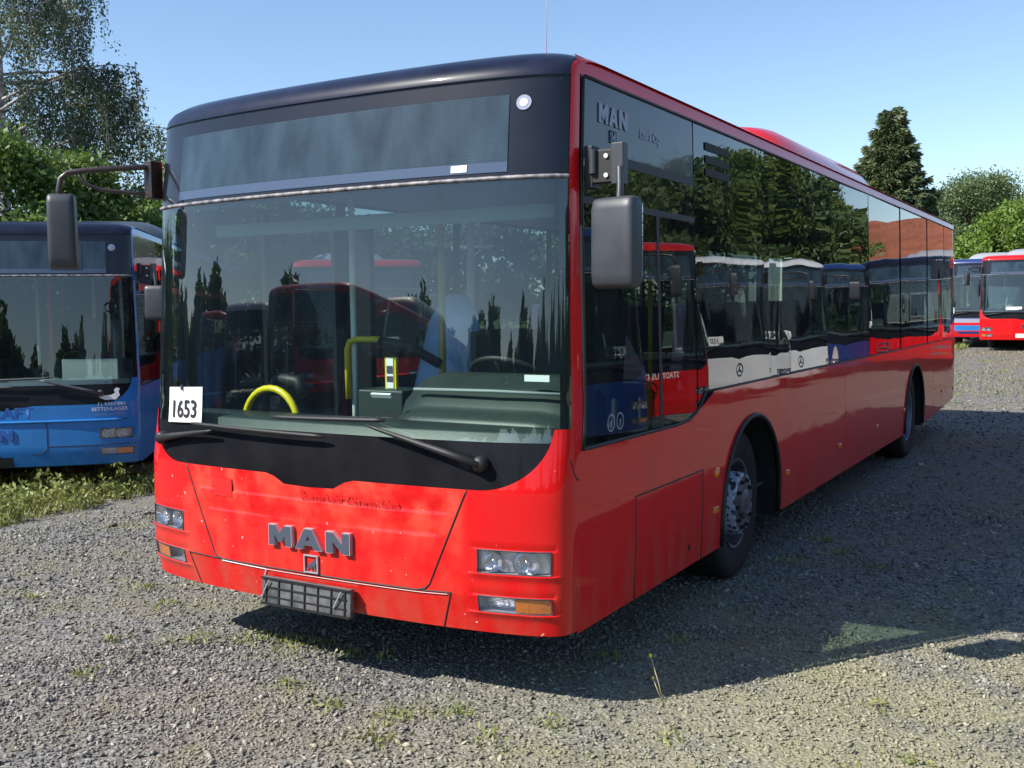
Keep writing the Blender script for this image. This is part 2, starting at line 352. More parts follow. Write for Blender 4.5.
def ftop(t):
    x = abs(front(t, 1.0).x-CX)
    z = 0.957
    if x < 0.24: z -= 0.05*min(1, (0.24-x)/0.10)**1.0*(1 if x < 0.14 else 1)
    if x > 0.90: q = min(1, (x-0.90)/0.30); z += 0.26*(1-math.sqrt(max(0, 1-q*q)))
    return z
XL, XH = 0.895, 1.205        # lamp openings, lateral range
LAMPS = ((0.605, 0.705), (0.435, 0.505))
WHEELS = (2.70, 8.575)
DOORS = ((0.42, 1.70), (5.45, 6.75), (9.75, 10.95))
BAYS = [0.30, 1.72, 3.09, 4.58, 6.13, 7.70, 9.40, 10.75, 11.80]
def skirt(y): return 0.325 if y < 9.6 else 0.325+0.10*min(1, (y-9.6)/2.2)

def bus(root, P, full=True):
    """P: dict of materials. Everything in the bus's own coordinates: x across, y backwards, z up."""
    body = MB()
    # lower front with lamp openings
    tl = [tofx(CX+s*x, 0.6) for s in (-1, 1) for x in (XL, XH)]
    nt_ = 180 if full else 60
    ts = sorted(set([round(-PI/2+PI*i/nt_, 5) for i in range(nt_+1)]+[round(t, 5) for t in tl]+[round(TE, 5), round(-TE, 5)]))
    zs = [0.34+0.01*i for i in range(60)] if full else [0.34, 0.40, 0.47, 0.55, 0.65, 0.74, 0.84, 0.93]
    zs = sorted(set([round(z, 4) for z in zs]+[a for l in LAMPS for a in l]))
    zs = [z for z in zs if z <= 0.88]
    nup = 8
    rows = []
    def disp(t, z):
        x = abs(front(t, 0.6).x-CX); d = 0
        if not full: return 0
        xe = 0.62+(z-0.5)/0.45*0.22
        if x < xe-0.01:
            k = min(1, (xe-0.01-x)/0.04)
            for zc in (0.745, 0.845):
                q = (z-zc)/0.010
                if 0 <= z-zc < 0.07: d -= 0.008*(1-(z-zc)/0.07)*k*min(1, (z-zc)/0.006)
        else:
            for lo, hi in LAMPS:
                if XL-0.06 < x < XH+0.04 and lo-0.03 < z < lo: d += 0.012*(1-(lo-z)/0.03)*min(1, (x-XL+0.06)/0.05)*min(1, max(0, (XH+0.04-x))/0.04)
                if XL-0.02 < x < XH+0.02 and hi < z < hi+0.03: d -= 0.006*(1-(z-hi)/0.03)
        return d
    for i in range(len(zs)+nup):
        row = []
        for t in ts:
            top = ftop(t) if abs(t) <= TE+1e-4 else ftop(TE)
            z = zs[i] if i < len(zs) else zs[-1]+(top-zs[-1])*(i-len(zs)+1)/nup
            row.append(front(t, z, disp(t, z)))
        rows.append(row)
    def skip(i, j):
        if i+1 >= len(zs): return False
        z = (zs[i]+zs[i+1])/2; x = abs(front((ts[j]+ts[j+1])/2, 0.6).x-CX)
        return any(lo < z < hi for lo, hi in LAMPS) and XL < x < XH
    body.quad_grid(rows, skip=skip)
    # curl under the bumper
    body.quad_grid([[front(t, 0.34, -0.03)+Vector((0, 0, -0.012)) for t in ts], [front(t, 0.34) for t in ts]])
    # A-pillars
    zA = [ftop(TE)+(2.70-ftop(TE))*i/24 for i in range(25)]
    for s in (-1, 1):
        tt = [s*(TE+(PI/2-TE)*i/10) for i in range(11)]
        if s < 0: tt = tt[::-1]
        body.quad_grid([[front(t, z) for t in tt] for z in zA])
    # roof front dome
    DOME = [(0.155, 2.700, 0.0), (0.157, 2.712, 0.0), (0.168, 2.742, 0.008), (0.195, 2.775, 0.018), (0.245, 2.805, 0.028), (0.32, 2.828, 0.040), (0.42, 2.843, 0.050), (0.58, 2.852, 0.058)]
    def dome(t, k, off=0):
        y0, z, dr = DOME[k]; s = math.sin(t); c = abs(math.cos(t)); u = abs(s)**(2/NN)
        hw = 1.2275-0.012*k/7*1
        return Vector((CX+math.copysign(u*hw, t), y0+0.16*(1-c**(2/NN))+BOW*u*u, z-dr*u**14+off))
    dm = MB()
    td = [-TE+2*TE*i/100 for i in range(101)]
    dm.quad_grid([[dome(t, k) for t in td] for k in range(len(DOME))])
    dm.quad_grid([[front(t, 2.69, -0.012) for t in td], [dome(t, 0, -0.002)+Vector((0, -0.008, 0)) for t in td], [dome(t, 0) for t in td]])
    dm.build('roof_dome', P['dome'], root, smooth=True)
    for s in (-1, 1):
        tt = [s*(TE+(PI/2-TE)*i/8) for i in range(9)]
        if s < 0: tt = tt[::-1]
        body.quad_grid([[dome(t, k) for t in tt] for k in range(len(DOME))])
    # roof
    us = [math.sin(-PI/2+PI*i/60) for i in range(61)]
    def roofrow(y, k=1.0, zz=0):
        r = 0.22; q = max(0, min(1, (y-(LEN-r))/r)); ins = r*(1-math.sqrt(1-q*q))
        return [(CX+math.copysign(abs(u)**(2/NN), u)*(1.2155-ins), y, 2.852-0.058*(abs(u)**(2/NN))**14+zz) for u in us]
    tsr = [-PI/2+PI*i/60 for i in range(61)]
    last = [dome(t, len(DOME)-1) for t in tsr]
    last = [(p.x, p.y, p.z) for p in last]
    body.quad_grid([last, roofrow(1.2), roofrow(4), roofrow(8), roofrow(LEN-0.22), roofrow(LEN-0.10, zz=-0.01), roofrow(LEN, zz=-0.05)])
    # cantrail (above the glass)
    for s in (-1, 1):
        ys = [0.30, 0.4, 0.6, 0.9]+[1.2+0.5*i for i in range(21)]+[LEN-0.22+0.022*i for i in range(11)]
        rows = [[side(s, y, z) for y in ys] for z in (2.712, 2.745, 2.775)]
        rows.append([side(s, y, 2.798, -0.012) for y in ys])
        body.quad_grid(rows, flip=(s < 0))
    # lower sides with wheel arches
    def sidecols(s):
        c = [(0.30+0.05*i) for i in range(7)]+[0.7, 0.9]
        ys = set(round(y, 4) for y in c+[1.0+0.25*i for i in range(43)]+[LEN-0.22+0.022*i for i in range(11)])
        for wy in WHEELS:
            ys = set(y for y in ys if abs(y-wy) > 0.6)
            ys |= set(round(wy+0.58*math.sin(-PI/2+PI*i/28), 4) for i in range(29))
        for a, b in DOORS if s < 0 else (): ys |= {a, b}
        return sorted(y for y in ys if y <= LEN+1e-6)
    def zlo(y):
        for wy in WHEELS:
            d = abs(y-wy)
            if d < 0.5795: return 0.48+0.56*math.sqrt(1-(d/0.58)**2)
        return skirt(y)
    def zhi(s, y):
        if s > 0:
            if y <= 1.44: return 1.115
            if y < 1.84: q = (1.84-y)/0.40; return 1.115+0.135*(1-math.sqrt(max(0, 1-(1-q)**2)))
        return 1.25
    for s in (-1, 1):
        ys = sidecols(s); cols = []
        for y in ys:
            lo, hi = zlo(y), zhi(s, y)
            cols.append((y, lo, hi))
            for wy in WHEELS:
                if abs(abs(y-wy)-0.58) < 2e-3:
                    if y < wy: cols.append((y, 0.48, hi))
                    else: cols.insert(-1, (y, 0.48, hi)) if False else cols.append((y, lo, hi))
        cols2 = []
        for y, lo, hi in cols: cols2.append((y, lo, hi))
        nz = 10
        def colpts(y, lo, hi): return [side(s, y, lo+(hi-lo)*k/nz) for k in range(nz+1)]
        for (a, alo, ahi), (b, blo, bhi) in zip(cols2, cols2[1:]):
            if b-a < 1e-6: continue
            mid = (a+b)/2
            if s < 0 and any(d0 < mid < d1 for d0, d1 in DOORS): ahi = bhi = 0.42
            for wy in WHEELS:
                if abs(mid-wy) < 0.58:
                    if abs(a-wy) > 0.578: alo = 0.48
                    if abs(b-wy) > 0.578: blo = 0.48
                else:
                    if abs(abs(a-wy)-0.58) < 2e-3: alo = skirt(a)
                    if abs(abs(b-wy)-0.58) < 2e-3: blo = skirt(b)
            ca, cb = colpts(a, alo, ahi), colpts(b, blo, bhi)
            body.quad_grid([ca, cb], flip=(s > 0))
    # rear wall
    rz = [0.42+(2.70-0.42)*i/8 for i in range(9)]
    body.quad_grid([[(CX-(lerp(HW, z)-0.22)+2*(lerp(HW, z)-0.22)*k/4, LEN, z) for k in range(5)][::-1] for z in rz])
    bo = body.build('body', P['paint'], root, smooth=True)
    # merge coincident seams so that the shell shades as one
    import bmesh
    bm = bmesh.new(); bm.from_mesh(bo.data); bmesh.ops.remove_doubles(bm, verts=bm.verts, dist=0.0008)
    for e in bm.edges:
        if len(e.link_faces) == 2 and e.calc_face_angle(0) > R_(38): e.smooth = False
    bm.to_mesh(bo.data); bm.free()
    # arch lips and wells
    for s in (-1, 1):
        for wy in WHEELS:
            pts = [side(s, wy+0.58*math.cos(a), 0.48+0.56*math.sin(a), 0.004) for a in (PI*i/24 for i in range(25))]
            pts = [side(s, wy+0.58, 0.33, 0.004)]+pts+[side(s, wy-0.58, 0.33, 0.004)]
            MB().tube(pts, 0.016, 8).build('arch_lip', M['trim'], root, smooth=True)
            a_ = [PI*i/12 for i in range(13)]
            wb = MB(); rows = []
            for xx in (1.24, 0.80):
                rows.append([(CX+s*xx, wy+0.585, 0.3)]+[(CX+s*xx, wy+0.585*math.cos(a), 0.48+0.565*math.sin(a)) for a in a_]+[(CX+s*xx, wy-0.585, 0.3)])
            wb.quad_grid(rows)
            wb.v.append((CX+s*0.80, wy, 0.3)); ci = len(wb.v)-1; n = len(rows[0])
            for k in range(n-1): wb.f.append((ci, n+k, n+k+1))
            wb.build('wheel_well', M['well'], root)
    # underside
    MB().box((CX, 6.0, 0.46), (1.55, 11.0, 0.10)).box((CX, 1.1, 0.41), (2.3, 1.6, 0.06)).build('chassis', M['well'], root)
    # black scuttle panel below the screen, windscreen, header
    tw = [-TE+2*TE*i/(140 if full else 50) for i in range((140 if full else 50)+1)]
    def wrow(f0, f1, n, off): return [[front(t, f0(t)+(f1(t)-f0(t))*k/n, off) for t in tw] for k in range(n+1)]
    zws = lambda t: max(ftop(t)+0.001, 1.16)
    sc = MB(); sc.quad_grid(wrow(lambda t: ftop(t)-0.03, zws, 4, -0.006)); sc.build('scuttle_panel', M['scuttle'], root, smooth=True)
    wsm = MB(); wsm.quad_grid(wrow(zws, lambda t: 2.262, 24, -0.004)); wsm.build('windscreen', M['ws'], root, smooth=True)
    # dark frit border at screen sides
    for s in (-1, 1):
        fr = MB(); fr.quad_grid([[front(s*(TE-0.17+0.17*k/4), zws(TE)+(2.262-zws(TE))*i/12, -0.010) for k in range(5)] for i in range(13)], flip=(s < 0)); fr.build('pillar_cover', P['black'], root, smooth=True)
    hd = MB(); hd.quad_grid(wrow(lambda t: 2.282, lambda t: 2.692, 8, -0.003)); hd.build('header_panel', P['black'], root, smooth=True)
    MB().tube([front(t, 2.272, 0.0) for t in tw], 0.009, 6).build('gap_trim', M['sky_strip'], root, smooth=True)
    MB().quad_grid([[front(t, z, -0.02) for t in tw] for z in (2.24, 2.30)]).build('header_rail', M['trim'], root, smooth=True)
    td2 = [tofx(x, 2.45) for x in (-1.0+2.0*i/40 for i in range(41))]
    dd_ = MB(); dd_.quad_grid([[front(tofx(-0.99+1.965*i/40, 2.45), z, 0.0005) for i in range(41)] for z in (2.342, 2.4, 2.5, 2.622)]); dd_.build('destination_display', M['display'], root, smooth=True)
    d2 = MB(); d2.quad_grid([[front(tofx(-0.99+1.965*i/40, 2.45), z, 0.0005) for i in range(41)] for z in (2.297, 2.32, 2.341)]); d2.build('display_sill', P['sill'], root, smooth=True)
    # side glazing
    def pane(s, y0, y1, z0f, z1, m, name, nn=8, off=-0.003):
        g = MB(); jit = (random.uniform(-1, 1)*0.012, random.uniform(-1, 1)*0.003)
        cols = [y0+0.012+(y1-y0-0.024)*i/nn for i in range(nn+1)]
        rows = [[side(s, y, z0f(y)+(z1-z0f(y))*k/5, off+jit[0]*((y-y0)/(y1-y0)-0.5)) for y in cols] for k in range(6)]
        g.quad_grid(rows, flip=(s < 0)); return g.build(name, m, root, smooth=True)
    for s in (-1, 1):
        for bi, (a, b) in enumerate(zip(BAYS, BAYS[1:])):
            if s > 0:
                if bi == 0: pane(s, a+0.02, b+0.0, lambda y: 1.125, 2.40, M['dglass'], 'driver_window', 10)
                elif bi == 1: pane(s, a, b, lambda y: zhi(1, y)+0.01, 2.708, M['sideglass'], 'side_window', 16)
                else: pane(s, a, b, lambda y: 1.262, 2.708, M['sideglass'], 'side_window')
            else:
                pane(s, a+(0.02 if bi == 0 else 0), b, lambda y: 1.262, 2.708, M['sideglass'], 'side_window')
        # dark sheet behind joints, behind the upper zone, and inner wall
        MB().quad_grid([[side(s, y, z, -0.045) for y in (0.36, 0.6, 0.9, 3, 6, 9, 11.8)] for z in (2.40, 2.75)], flip=(s < 0)).build('cove_panel', M['trim'], root)
        if s > 0: MB().quad_grid([[side(s, y, z, -0.002) for y in (0.32, 0.6, 0.9, 1.3, 1.71)] for z in (2.40, 2.52, 2.64, 2.713)]).build('upper_side_panel', P['black'], root, smooth=True)
        for y in BAYS[1:-1]:
            MB().quad_grid([[side(s, yy, z, -0.03) for yy in (y-0.05, y+0.05)] for z in (1.1, 2.45)], flip=(s < 0)).build('window_pillar', M['trim'], root)
        if s < 0:
            for a, b in DOORS:
                MB().quad_grid([[side(s, y, z, -0.004) for y in (a+0.02, (a+b)/2, b-0.02)] for z in (0.46, 0.8, 1.25)], flip=True).build('door_glass', M['sideglass'], root)
                for y in (a, (a+b)/2, b): MB().box(side(s, y, 1.35, -0.02), (0.03, 0.06, 1.9)).build('door_frame', M['trim'], root)
        ys = [0.5, 0.9, 1.72] if s > 0 else []
        segs = [(0.42, 2.08), (3.32, 7.95), (9.2, 11.8)] if s > 0 else [(1.75, 2.08), (3.32, 5.4), (6.8, 7.95), (9.2, 9.7), (11.0, 11.8)]
        for a, b in segs: MB().quad_grid([[side(s, y, z, -0.06) for y in [a]+([0.7, 0.95] if a < 0.5 else [])+[(a+b)/2+0.1, b]] for z in (0.36, 0.7, 1.11)], flip=(s > 0)).build('inner_wall', M['interior'], root)
    MB().quad_grid([[(CX+x, y, 2.42) for x in (-1.17, 1.17)] for y in (0.55, 11.7)]).build('ceiling', M['ceiling'], root)
    MB().box((CX, 6.1, 0.52), (2.3, 11.2, 0.02)).box((CX, 11.6, 1.4), (2.2, 0.04, 2.0)).build('floor', M['interior'], root)
    MB().quad_grid([[side(1, y, z, -0.025) for y in (0.30, 0.38, 0.50)] for z in (1.1, 1.8, 2.45)]).build('sun_block_trim', M['trim'], root)  # black strip added inside the pillar to narrow the sun patch on the gravel
    # wheels
    for wy in WHEELS:
        for s in (-1, 1):
            wh = empty('wheel', (CX+s*(1.03 if wy < 5 else 1.06), wy, 0.475)); wh.parent = root
            if wy < 5 : wh.rotation_euler = (0, 0, 0.03)
            MB().lathe([(-s*0.13, 0.29), (-s*0.135, 0.44), (-s*0.10, 0.475), (s*0.10, 0.475), (s*0.132, 0.45), (s*0.135, 0.38), (s*0.12, 0.30), (s*0.11, 0.285)], 48).build('tyre', M['rubber'], wh, smooth=True)
            if wy < 5:
                MB().lathe([(s*0.11, 0.288), (s*0.125, 0.283), (s*0.12, 0.27), (s*0.03, 0.255), (s*0.02, 0.20), (s*0.15, 0.185), (s*0.165, 0.175), (s*0.165, 0.10), (s*0.18, 0.095), (s*0.20, 0.06), (s*0.20, 0.0)], 48).build('rim', M['rim'], wh, smooth=False)
                MB().lathe([(s*0.03, 0.212), (s*0.155, 0.197), (s*0.168, 0.190), (s*0.168, 0.176)], 48).build('wheel_ring', M['rimring'], wh, smooth=True)
            else:
                MB().lathe([(s*0.11, 0.288), (s*0.125, 0.283), (s*0.12, 0.27), (-s*0.04, 0.24), (-s*0.06, 0.14), (s*0.02, 0.12), (s*0.03, 0.0)], 48).build('rim', M['rear_rim'], wh)
            if full and s > 0:
                for k in range(10):
                    a = 2*PI*k/10; MB().lathe([(s*0.16, 0.0135), (s*0.19, 0.012), (s*0.192, 0.0)] if wy < 5 else [(-s*0.05, 0.015), (-s*0.01, 0.013), (-s*0.01, 0)], 6, c=(0, 0.148*math.cos(a), 0.148*math.sin(a))).build('wheel_nut', M['trim'], wh)
                if wy < 5:
                    for k in range(8):
                        a = 2*PI*(k+0.5)/8; MB().lathe([(0.03, 0.022), (0.034, 0.02), (0.034, 0)], 12, c=(0, 0.228*math.cos(a), 0.228*math.sin(a))).build('rim_hole', M['well'], wh)
    # headlights and fog lamps
    for s in (-1, 1):
        for li, (lo, hi) in enumerate(LAMPS):
            nm = 'headlight' if li == 0 else 'fog_lamp'
            x0, x1 = XL, XH
            def q(x, z, off): return front(tofx(CX+s*x, z), z, off)
            xs = [x0+(x1-x0)*k/10 for k in range(11)]
            hs = MB()  # bucket
            zz_ = [lo+(hi-lo)*k/4 for k in range(5)]
            back = [[q(x, z, -0.055) for x in xs] for z in zz_]; hs.quad_grid(back, flip=(s < 0))
            ring = [(x, lo) for x in xs]+[(x1, z) for z in zz_[1:]]+[(x, hi) for x in xs[::-1][1:]]+[(x0, z) for z in zz_[::-1][1:]]
            hs.quad_grid([[q(x, z, -0.055) for x, z in ring], [q(x, z, 0.0) for x, z in ring]])
            h = hs.build(nm, M['lampshell'], root)
            fr = MB().tube([q(x, z, 0.001) for x, z in ring], 0.003, 6).build('bezel', M['plastic'], h, smooth=True)
            if li == 0:
                for cx_, rr in ((x0+0.062, 0.047), (x1-0.10, 0.058)):
                    c = q(cx_, (lo+hi)/2, -0.05); c2 = q(cx_, (lo+hi)/2, 0.0); ax = (c2-c).normalized(); e1 = Vector((0, 0, 1)); e2 = ax.cross(e1)
                    rb = MB(); rows = []
                    for d_, r_ in ((0.045, rr), (0.040, rr*0.97), (0.020, rr*0.78), (0.006, rr*0.45), (0.002, rr*0.22), (0.028, rr*0.20), (0.032, 0.0005)):
                        rows.append([c+ax*d_+(e1*math.cos(a)*min(1.0, 0.047/rr if False else 1)+e2*math.sin(a))*r_ for a in (2*PI*k/24 for k in range(24))])
                    rows = [[Vector((p.x, p.y, min(max(p.z, lo+0.003), hi-0.003))) for p in r] for r in rows]
                    rb.quad_grid(rows, closed=True); rb.build('reflector', M['chrome'], h, smooth=True)
                sb = MB(); sb.quad_grid([[q(x, z, -0.035-0.01*math.sin(k*1.3)) for k, x in enumerate(xs)] for z in (lo+0.004, (lo+hi)/2, hi-0.004)], flip=(s < 0)); sb.build('lamp_surround', M['lampshell'], h)
            else:
                xa = x0+(x1-x0)*0.52
                am = MB(); am.quad_grid([[q(xa+(x1-xa-0.004)*k/6, z, -0.006) for k in range(7)] for z in (lo+0.003, (lo+hi)/2, hi-0.003)], flip=(s < 0)); am.build('indicator', M['amber'], h, smooth=True)
            ln = MB(); ln.quad_grid([[q(x, z, -0.002) for x in xs] for z in zz_], flip=(s < 0)); ln.build('lens', M['lens'], h, smooth=True)
    # mirrors
    if full or True:
        # driver side
        mr = MB(); mr.box((1.262, 0.40, 2.315), (0.04, 0.07, 0.18)); mr.box((1.325, 0.385, 2.315), (0.10, 0.035, 0.14))
        mb = mr.build('mirror_bracket', P['trim'], root, bevel=0.006)
        MB().lathe([(-0.05, 0.018), (0.05, 0.018)], 12, 'z', (1.285, 0.365, 2.335)).build('hinge_pin', M['plastic'], mb, smooth=True)
        for bz in (2.275, 2.355):
            MB().lathe([(0.0, 0.010), (-0.006, 0.010), (-0.008, 0.0)], 10, 'y', (1.345, 0.366, bz)).build('bracket_bolt', M['steelpole'], mb)
        pm = MB(); pm.box((1.415, 0.345, 2.315), (0.055, 0.05, 0.17)); pm.tube([(1.425, 0.325, 2.30), (1.438, 0.30, 2.22), (1.442, 0.285, 2.16)], 0.015, 10)
        pm.build('mirror_arm', M['plastic'], root, bevel=0.005)
        def head(cx_, cy_, z0, z1, wd, dp, rz, name):
            m_ = MB(); rows = []
            rot = Matrix.Rotation(rz, 3, 'Z')
            for k, (zz2, f1, f2) in enumerate(((z0, 0.80, 0.3), (z0+0.006, 0.93, 0.62), (z0+0.025, 0.99, 0.9), (z0+0.06, 1, 1), ((z0+z1)/2, 1, 1), (z1-0.05, 0.985, 1), (z1-0.015, 0.95, 0.85), (z1-0.003, 0.88, 0.55), (z1, 0.75, 0.25))):
                row = []
                for a in (2*PI*i/32 for i in range(32)):
                    ca, sa = math.cos(a), math.sin(a); e = 2/5
                    p = rot @ Vector((math.copysign(abs(ca)**e, ca)*wd/2*f1, math.copysign(abs(sa)**e, sa)*dp/2*f2, 0))
                    row.append((cx_+p.x, cy_+p.y, zz2))
                rows.append(row)
            b = len(m_.v); m_.quad_grid(rows, closed=True)
            m_.f.append(tuple(range(b, b+32))[::-1]); m_.f.append(tuple(range(b+8*32, b+9*32)))
            o = m_.build(name, M['plastic'], root, smooth=True)
            g = MB(); c = Vector((cx_, cy_, (z0+z1)/2)); n = rot @ Vector((0, 1, 0)); r = rot @ Vector((1, 0, 0))
            g.box(c+n*(dp/2+0.001), (wd*0.86, 0.004, (z1-z0)*0.86), rot.to_quaternion().to_matrix()); g.build('mirror_glass', M['chrome'], o); return o
        head(1.440, 0.26, 1.80, 2.170, 0.215, 0.10, R_(-12), 'mirror_head')
        # passenger side: long bowed arm
        A = MB()
        A.tube([(-1.27, 0.28, 2.50), (-1.30, 0.2, 2.495), (-1.52, 0.02, 2.475), (-1.585, -0.045, 2.46), (-1.61, -0.07, 2.43), (-1.615, -0.08, 2.37), (-1.615, -0.08, 2.30)], 0.015, 10)
        A.tube([(-1.27, 0.28, 2.36), (-1.35, 0.19, 2.36), (-1.47, 0.07, 2.375), (-1.535, 0.01, 2.41), (-1.55, -0.01, 2.465)], 0.011, 8)
        A.build('mirror_arm', M['arm'], root, smooth=True)
        MB().box((-1.285, 0.26, 2.43), (0.06, 0.08, 0.20)).build('mirror_bracket', M['arm'], root, bevel=0.006)
        head(-1.610, -0.07, 1.955, 2.35, 0.14, 0.11, R_(42), 'mirror_head')
    # wipers
    def wiper(px_, pz, ex, ez, bx0, bz0, bx1, bz1):
        p0 = fx(px_, pz, 0.035); p1 = fx(ex, ez, 0.05)
        a = MB()
        a.tube([p0, p0*0.7+p1*0.3, p1*0.9+p0*0.1, p1], [0.020, 0.017, 0.009, 0.007], 8); o = a.build('wiper', P['wiper'], root, smooth=True)
        MB().lathe([(0, 0.034), (-0.03, 0.034), (-0.045, 0.024), (-0.048, 0.0)], 16, 'y', fx(px_, pz, 0.0)).build('wiper_hub', P['wiper'], o, smooth=True)
        n = 14
        MB().tube([fx(bx0+(bx1-bx0)*k/n, bz0+(bz1-bz0)*k/n, 0.038+0.006*math.sin(PI*k/n)) for k in range(n+1)], [0.006]+[0.011]*(n-1)+[0.005], 6).build('wiper_blade', P['wiper'], o, smooth=True)
    wiper(0.90, 1.07, 0.34, 1.215, -0.22, 1.225, 0.43, 1.238)
    wiper(-1.09, 1.07, -0.62, 1.14, -0.80, 1.165, 0.10, 1.150)
    # roof unit
    ac = MB(); rows = []
    def acr(y, w_, zt):
        return [(CX+w_*x, y, 2.78+(zt-2.78)*(1-abs(x)**5)**0.8) for x in (math.sin(-PI/2+PI*i/24) for i in range(25))]
    for y, w_, zt in ((4.35, 0.84, 2.80), (4.37, 0.90, 2.94), (4.47, 0.96, 3.10), (4.65, 0.98, 3.18), (4.95, 1.0, 3.22), (5.4, 1.0, 3.22), (7.6, 1.0, 3.22), (7.95, 0.97, 3.14), (8.15, 0.90, 3.0), (8.2, 0.80, 2.80)):
        rows.append(acr(y, w_, zt))
    ac.quad_grid(rows); ac.build('roof_air_conditioner', P['ac'], root, smooth=True)
    # interior: dashboard
    d = MB(); xs = [0.14, 0.20, 0.30, 0.6, 0.95, 1.10, 1.14]
    prof = [(0.40, 0.60), (0.38, 1.19), (0.40, 1.22), (0.47, 1.235), (0.50, 1.26), (0.55, 1.345), (0.58, 1.352), (0.64, 1.40), (0.72, 1.41), (0.80, 1.37), (0.84, 1.10), (0.85, 0.60)]
    rows = []
    for i, x in enumerate(xs):
        k = (0.80, 0.93, 1, 1, 1, 0.95, 0.85)[i]; rows.append([(x, 0.62+(y-0.62)*k, 0.6+(z-0.6)*(k*0.5+0.5)) for y, z in prof])
    d.quad_grid(rows)
    dz = d.build('dashboard', M['dash'], root, smooth=True)
    lg = MB(); tt = [-1.2+2.4*i/40 for i in range(41)]
    lg.quad_grid([[front(t, 1.0, -0.07)+Vector((0, 0, -0.3)) for t in tt], [front(t, 1.19, -0.06) for t in tt], [front(t, 1.20, -0.09) for t in tt], [Vector((front(t, 1.2, -0.1).x, 0.42, 1.195)) for t in tt], [Vector((front(t, 1.2, -0.1).x, 0.43, 0.6)) for t in tt]])
    lg.build('dashboard_ledge', M['dash'], root, smooth=True)
    sw = MB(); c = Vector((0.57, 0.90, 1.36)); ax = Vector((0, 0.55, 0.83)).normalized(); e1 = Vector((1, 0, 0)); e2 = ax.cross(e1)
    sw.tube([c+(e1*math.cos(a)+e2*math.sin(a))*0.22 for a in (2*PI*k/32 for k in range(33))], 0.014, 8, caps=False)
    for a in (0.2, PI-0.2, PI*1.5): sw.tube([c+(e1*math.cos(a)+e2*math.sin(a))*0.22, c-ax*0.04], 0.012, 6)
    sw.tube([c-ax*0.05, c-ax*0.45], 0.035, 8); sw.build('steering_wheel', M['trim'], root, smooth=True)
    def seat(x, y, z0, name, m, hb=0.68, w_=0.44):
        b = MB(); b.box((x, y, z0+0.05), (w_, 0.42, 0.09)); b.box((x, y+0.24, z0+0.10+hb/2), (w_, 0.07, hb), Matrix.Rotation(R_(-9), 3, 'X')); b.box((x, y, z0-0.15), (0.10, 0.25, 0.32))
        return b.build(name, m, root, bevel=0.03)
    ds = seat(0.58, 1.32, 0.98, 'driver_seat', M['interior'], 0.75, 0.48)
    if full:
        cvm = MB(); rows = []
        for k in range(13):
            q = k/12; z = 1.05+0.76*q; wv = 0.20*(1-0.30*q)*(1-max(0, q-0.75)**2*11)
            rows.append([(-0.20+0.06*q+wv*1.15*math.cos(a), 1.35+0.12*q+0.10*(1-0.4*q)*math.sin(a), z) for a in (2*PI*i/20 for i in range(20))])
        b = len(cvm.v); cvm.quad_grid(rows, closed=True); cvm.f.append(tuple(range(b+12*20, b+13*20)))
        o = cvm.build('covered_seat', M['sheet'], root, smooth=True); o['label'] = 'seat back wrapped in pale blue plastic sheet'
        MB().tube([(-0.54, 1.0, 0.5), (-0.54, 1.0, 2.42)], 0.017, 10).build('handrail', M['steelpole'], root, smooth=True)
        MB().tube([(-0.56, 0.97, 1.22), (-0.565, 0.97, 1.50), (-0.545, 0.97, 1.545), (-0.50, 0.97, 1.56), (-0.33, 0.97, 1.56)], 0.018, 10).build('yellow_handle', M['yellow'], root, smooth=True)
        MB().tube([(-0.33, 0.97, 1.55), (-0.15, 1.0, 1.52), (0.0, 1.08, 1.42)], 0.028, 10).build('gate_bar', M['trim'], root, smooth=True)
        MB().tube([(0.0, 1.1, 0.5), (0.0, 1.1, 2.42)], 0.019, 10).build('handrail', M['brass'], root, smooth=True)
        MB().tube([(-0.39, 2.0, 0.5), (-0.39, 2.0, 2.42)], 0.024, 10).build('handrail', M['steelpole'], root, smooth=True)
        arch = [(-0.90, 0.5, 0.6), (-0.90, 0.5, 1.12)]+[(-0.71-0.19*math.cos(a), 0.5, 1.12+0.19*math.sin(a)) for a in (PI*k/14 for k in range(1, 14))]+[(-0.52, 0.5, 1.12), (-0.52, 0.5, 0.6)]
        MB().tube(arch, 0.019, 12).build('yellow_door_rail', M['yellow'], root, smooth=True)
        MB().tube([(-0.98, 0.75, 1.0), (-0.95, 0.75, 1.28), (-0.88, 0.75, 1.345), (-0.74, 0.75, 1.33), (-0.70, 0.75, 1.25)], 0.035, 10).build('grab_handle', M['trim'], root, smooth=True)
        MB().box((-0.16, 0.85, 1.20), (0.30, 0.22, 0.20)).build('ticket_machine', M['dash'], root, bevel=0.012)
        tk = MB().box((-0.14, 0.82, 1.385), (0.075, 0.02, 0.17)).build('ticket_stand', M['yellow'], root, bevel=0.003)
        MB().box((-0.14, 0.807, 1.385), (0.045, 0.004, 0.16)).build('ticket_label', M['white'], tk)
        MB().box((-0.14, 0.803, 1.405), (0.038, 0.002, 0.04)).box((-0.14, 0.803, 1.355), (0.038, 0.002, 0.03)).build('ticket_print', M['seat'], tk)
        MB().tube([(0.24, 0.50, 1.335), (0.7, 0.49, 1.34), (1.08, 0.50, 1.335)], 0.008, 6).build('dash_crease_highlight', M['ceiling'], root, smooth=True)  # painted highlight: light tube along the dashboard crease
        MB().box((0.93, 0.50, 1.405), (0.13, 0.006, 0.03)).build('dashboard_sticker', M['white'], root)
        MB().box((CX, 0.50, 2.16), (2.1, 0.04, 0.07)).build('lit_ceiling_edge', mat('lit_ceiling_grey_green', (0.16, 0.23, 0.21), 0.6), root, bevel=0.01)  # pale strip standing in for the sunlit front edge of the ceiling
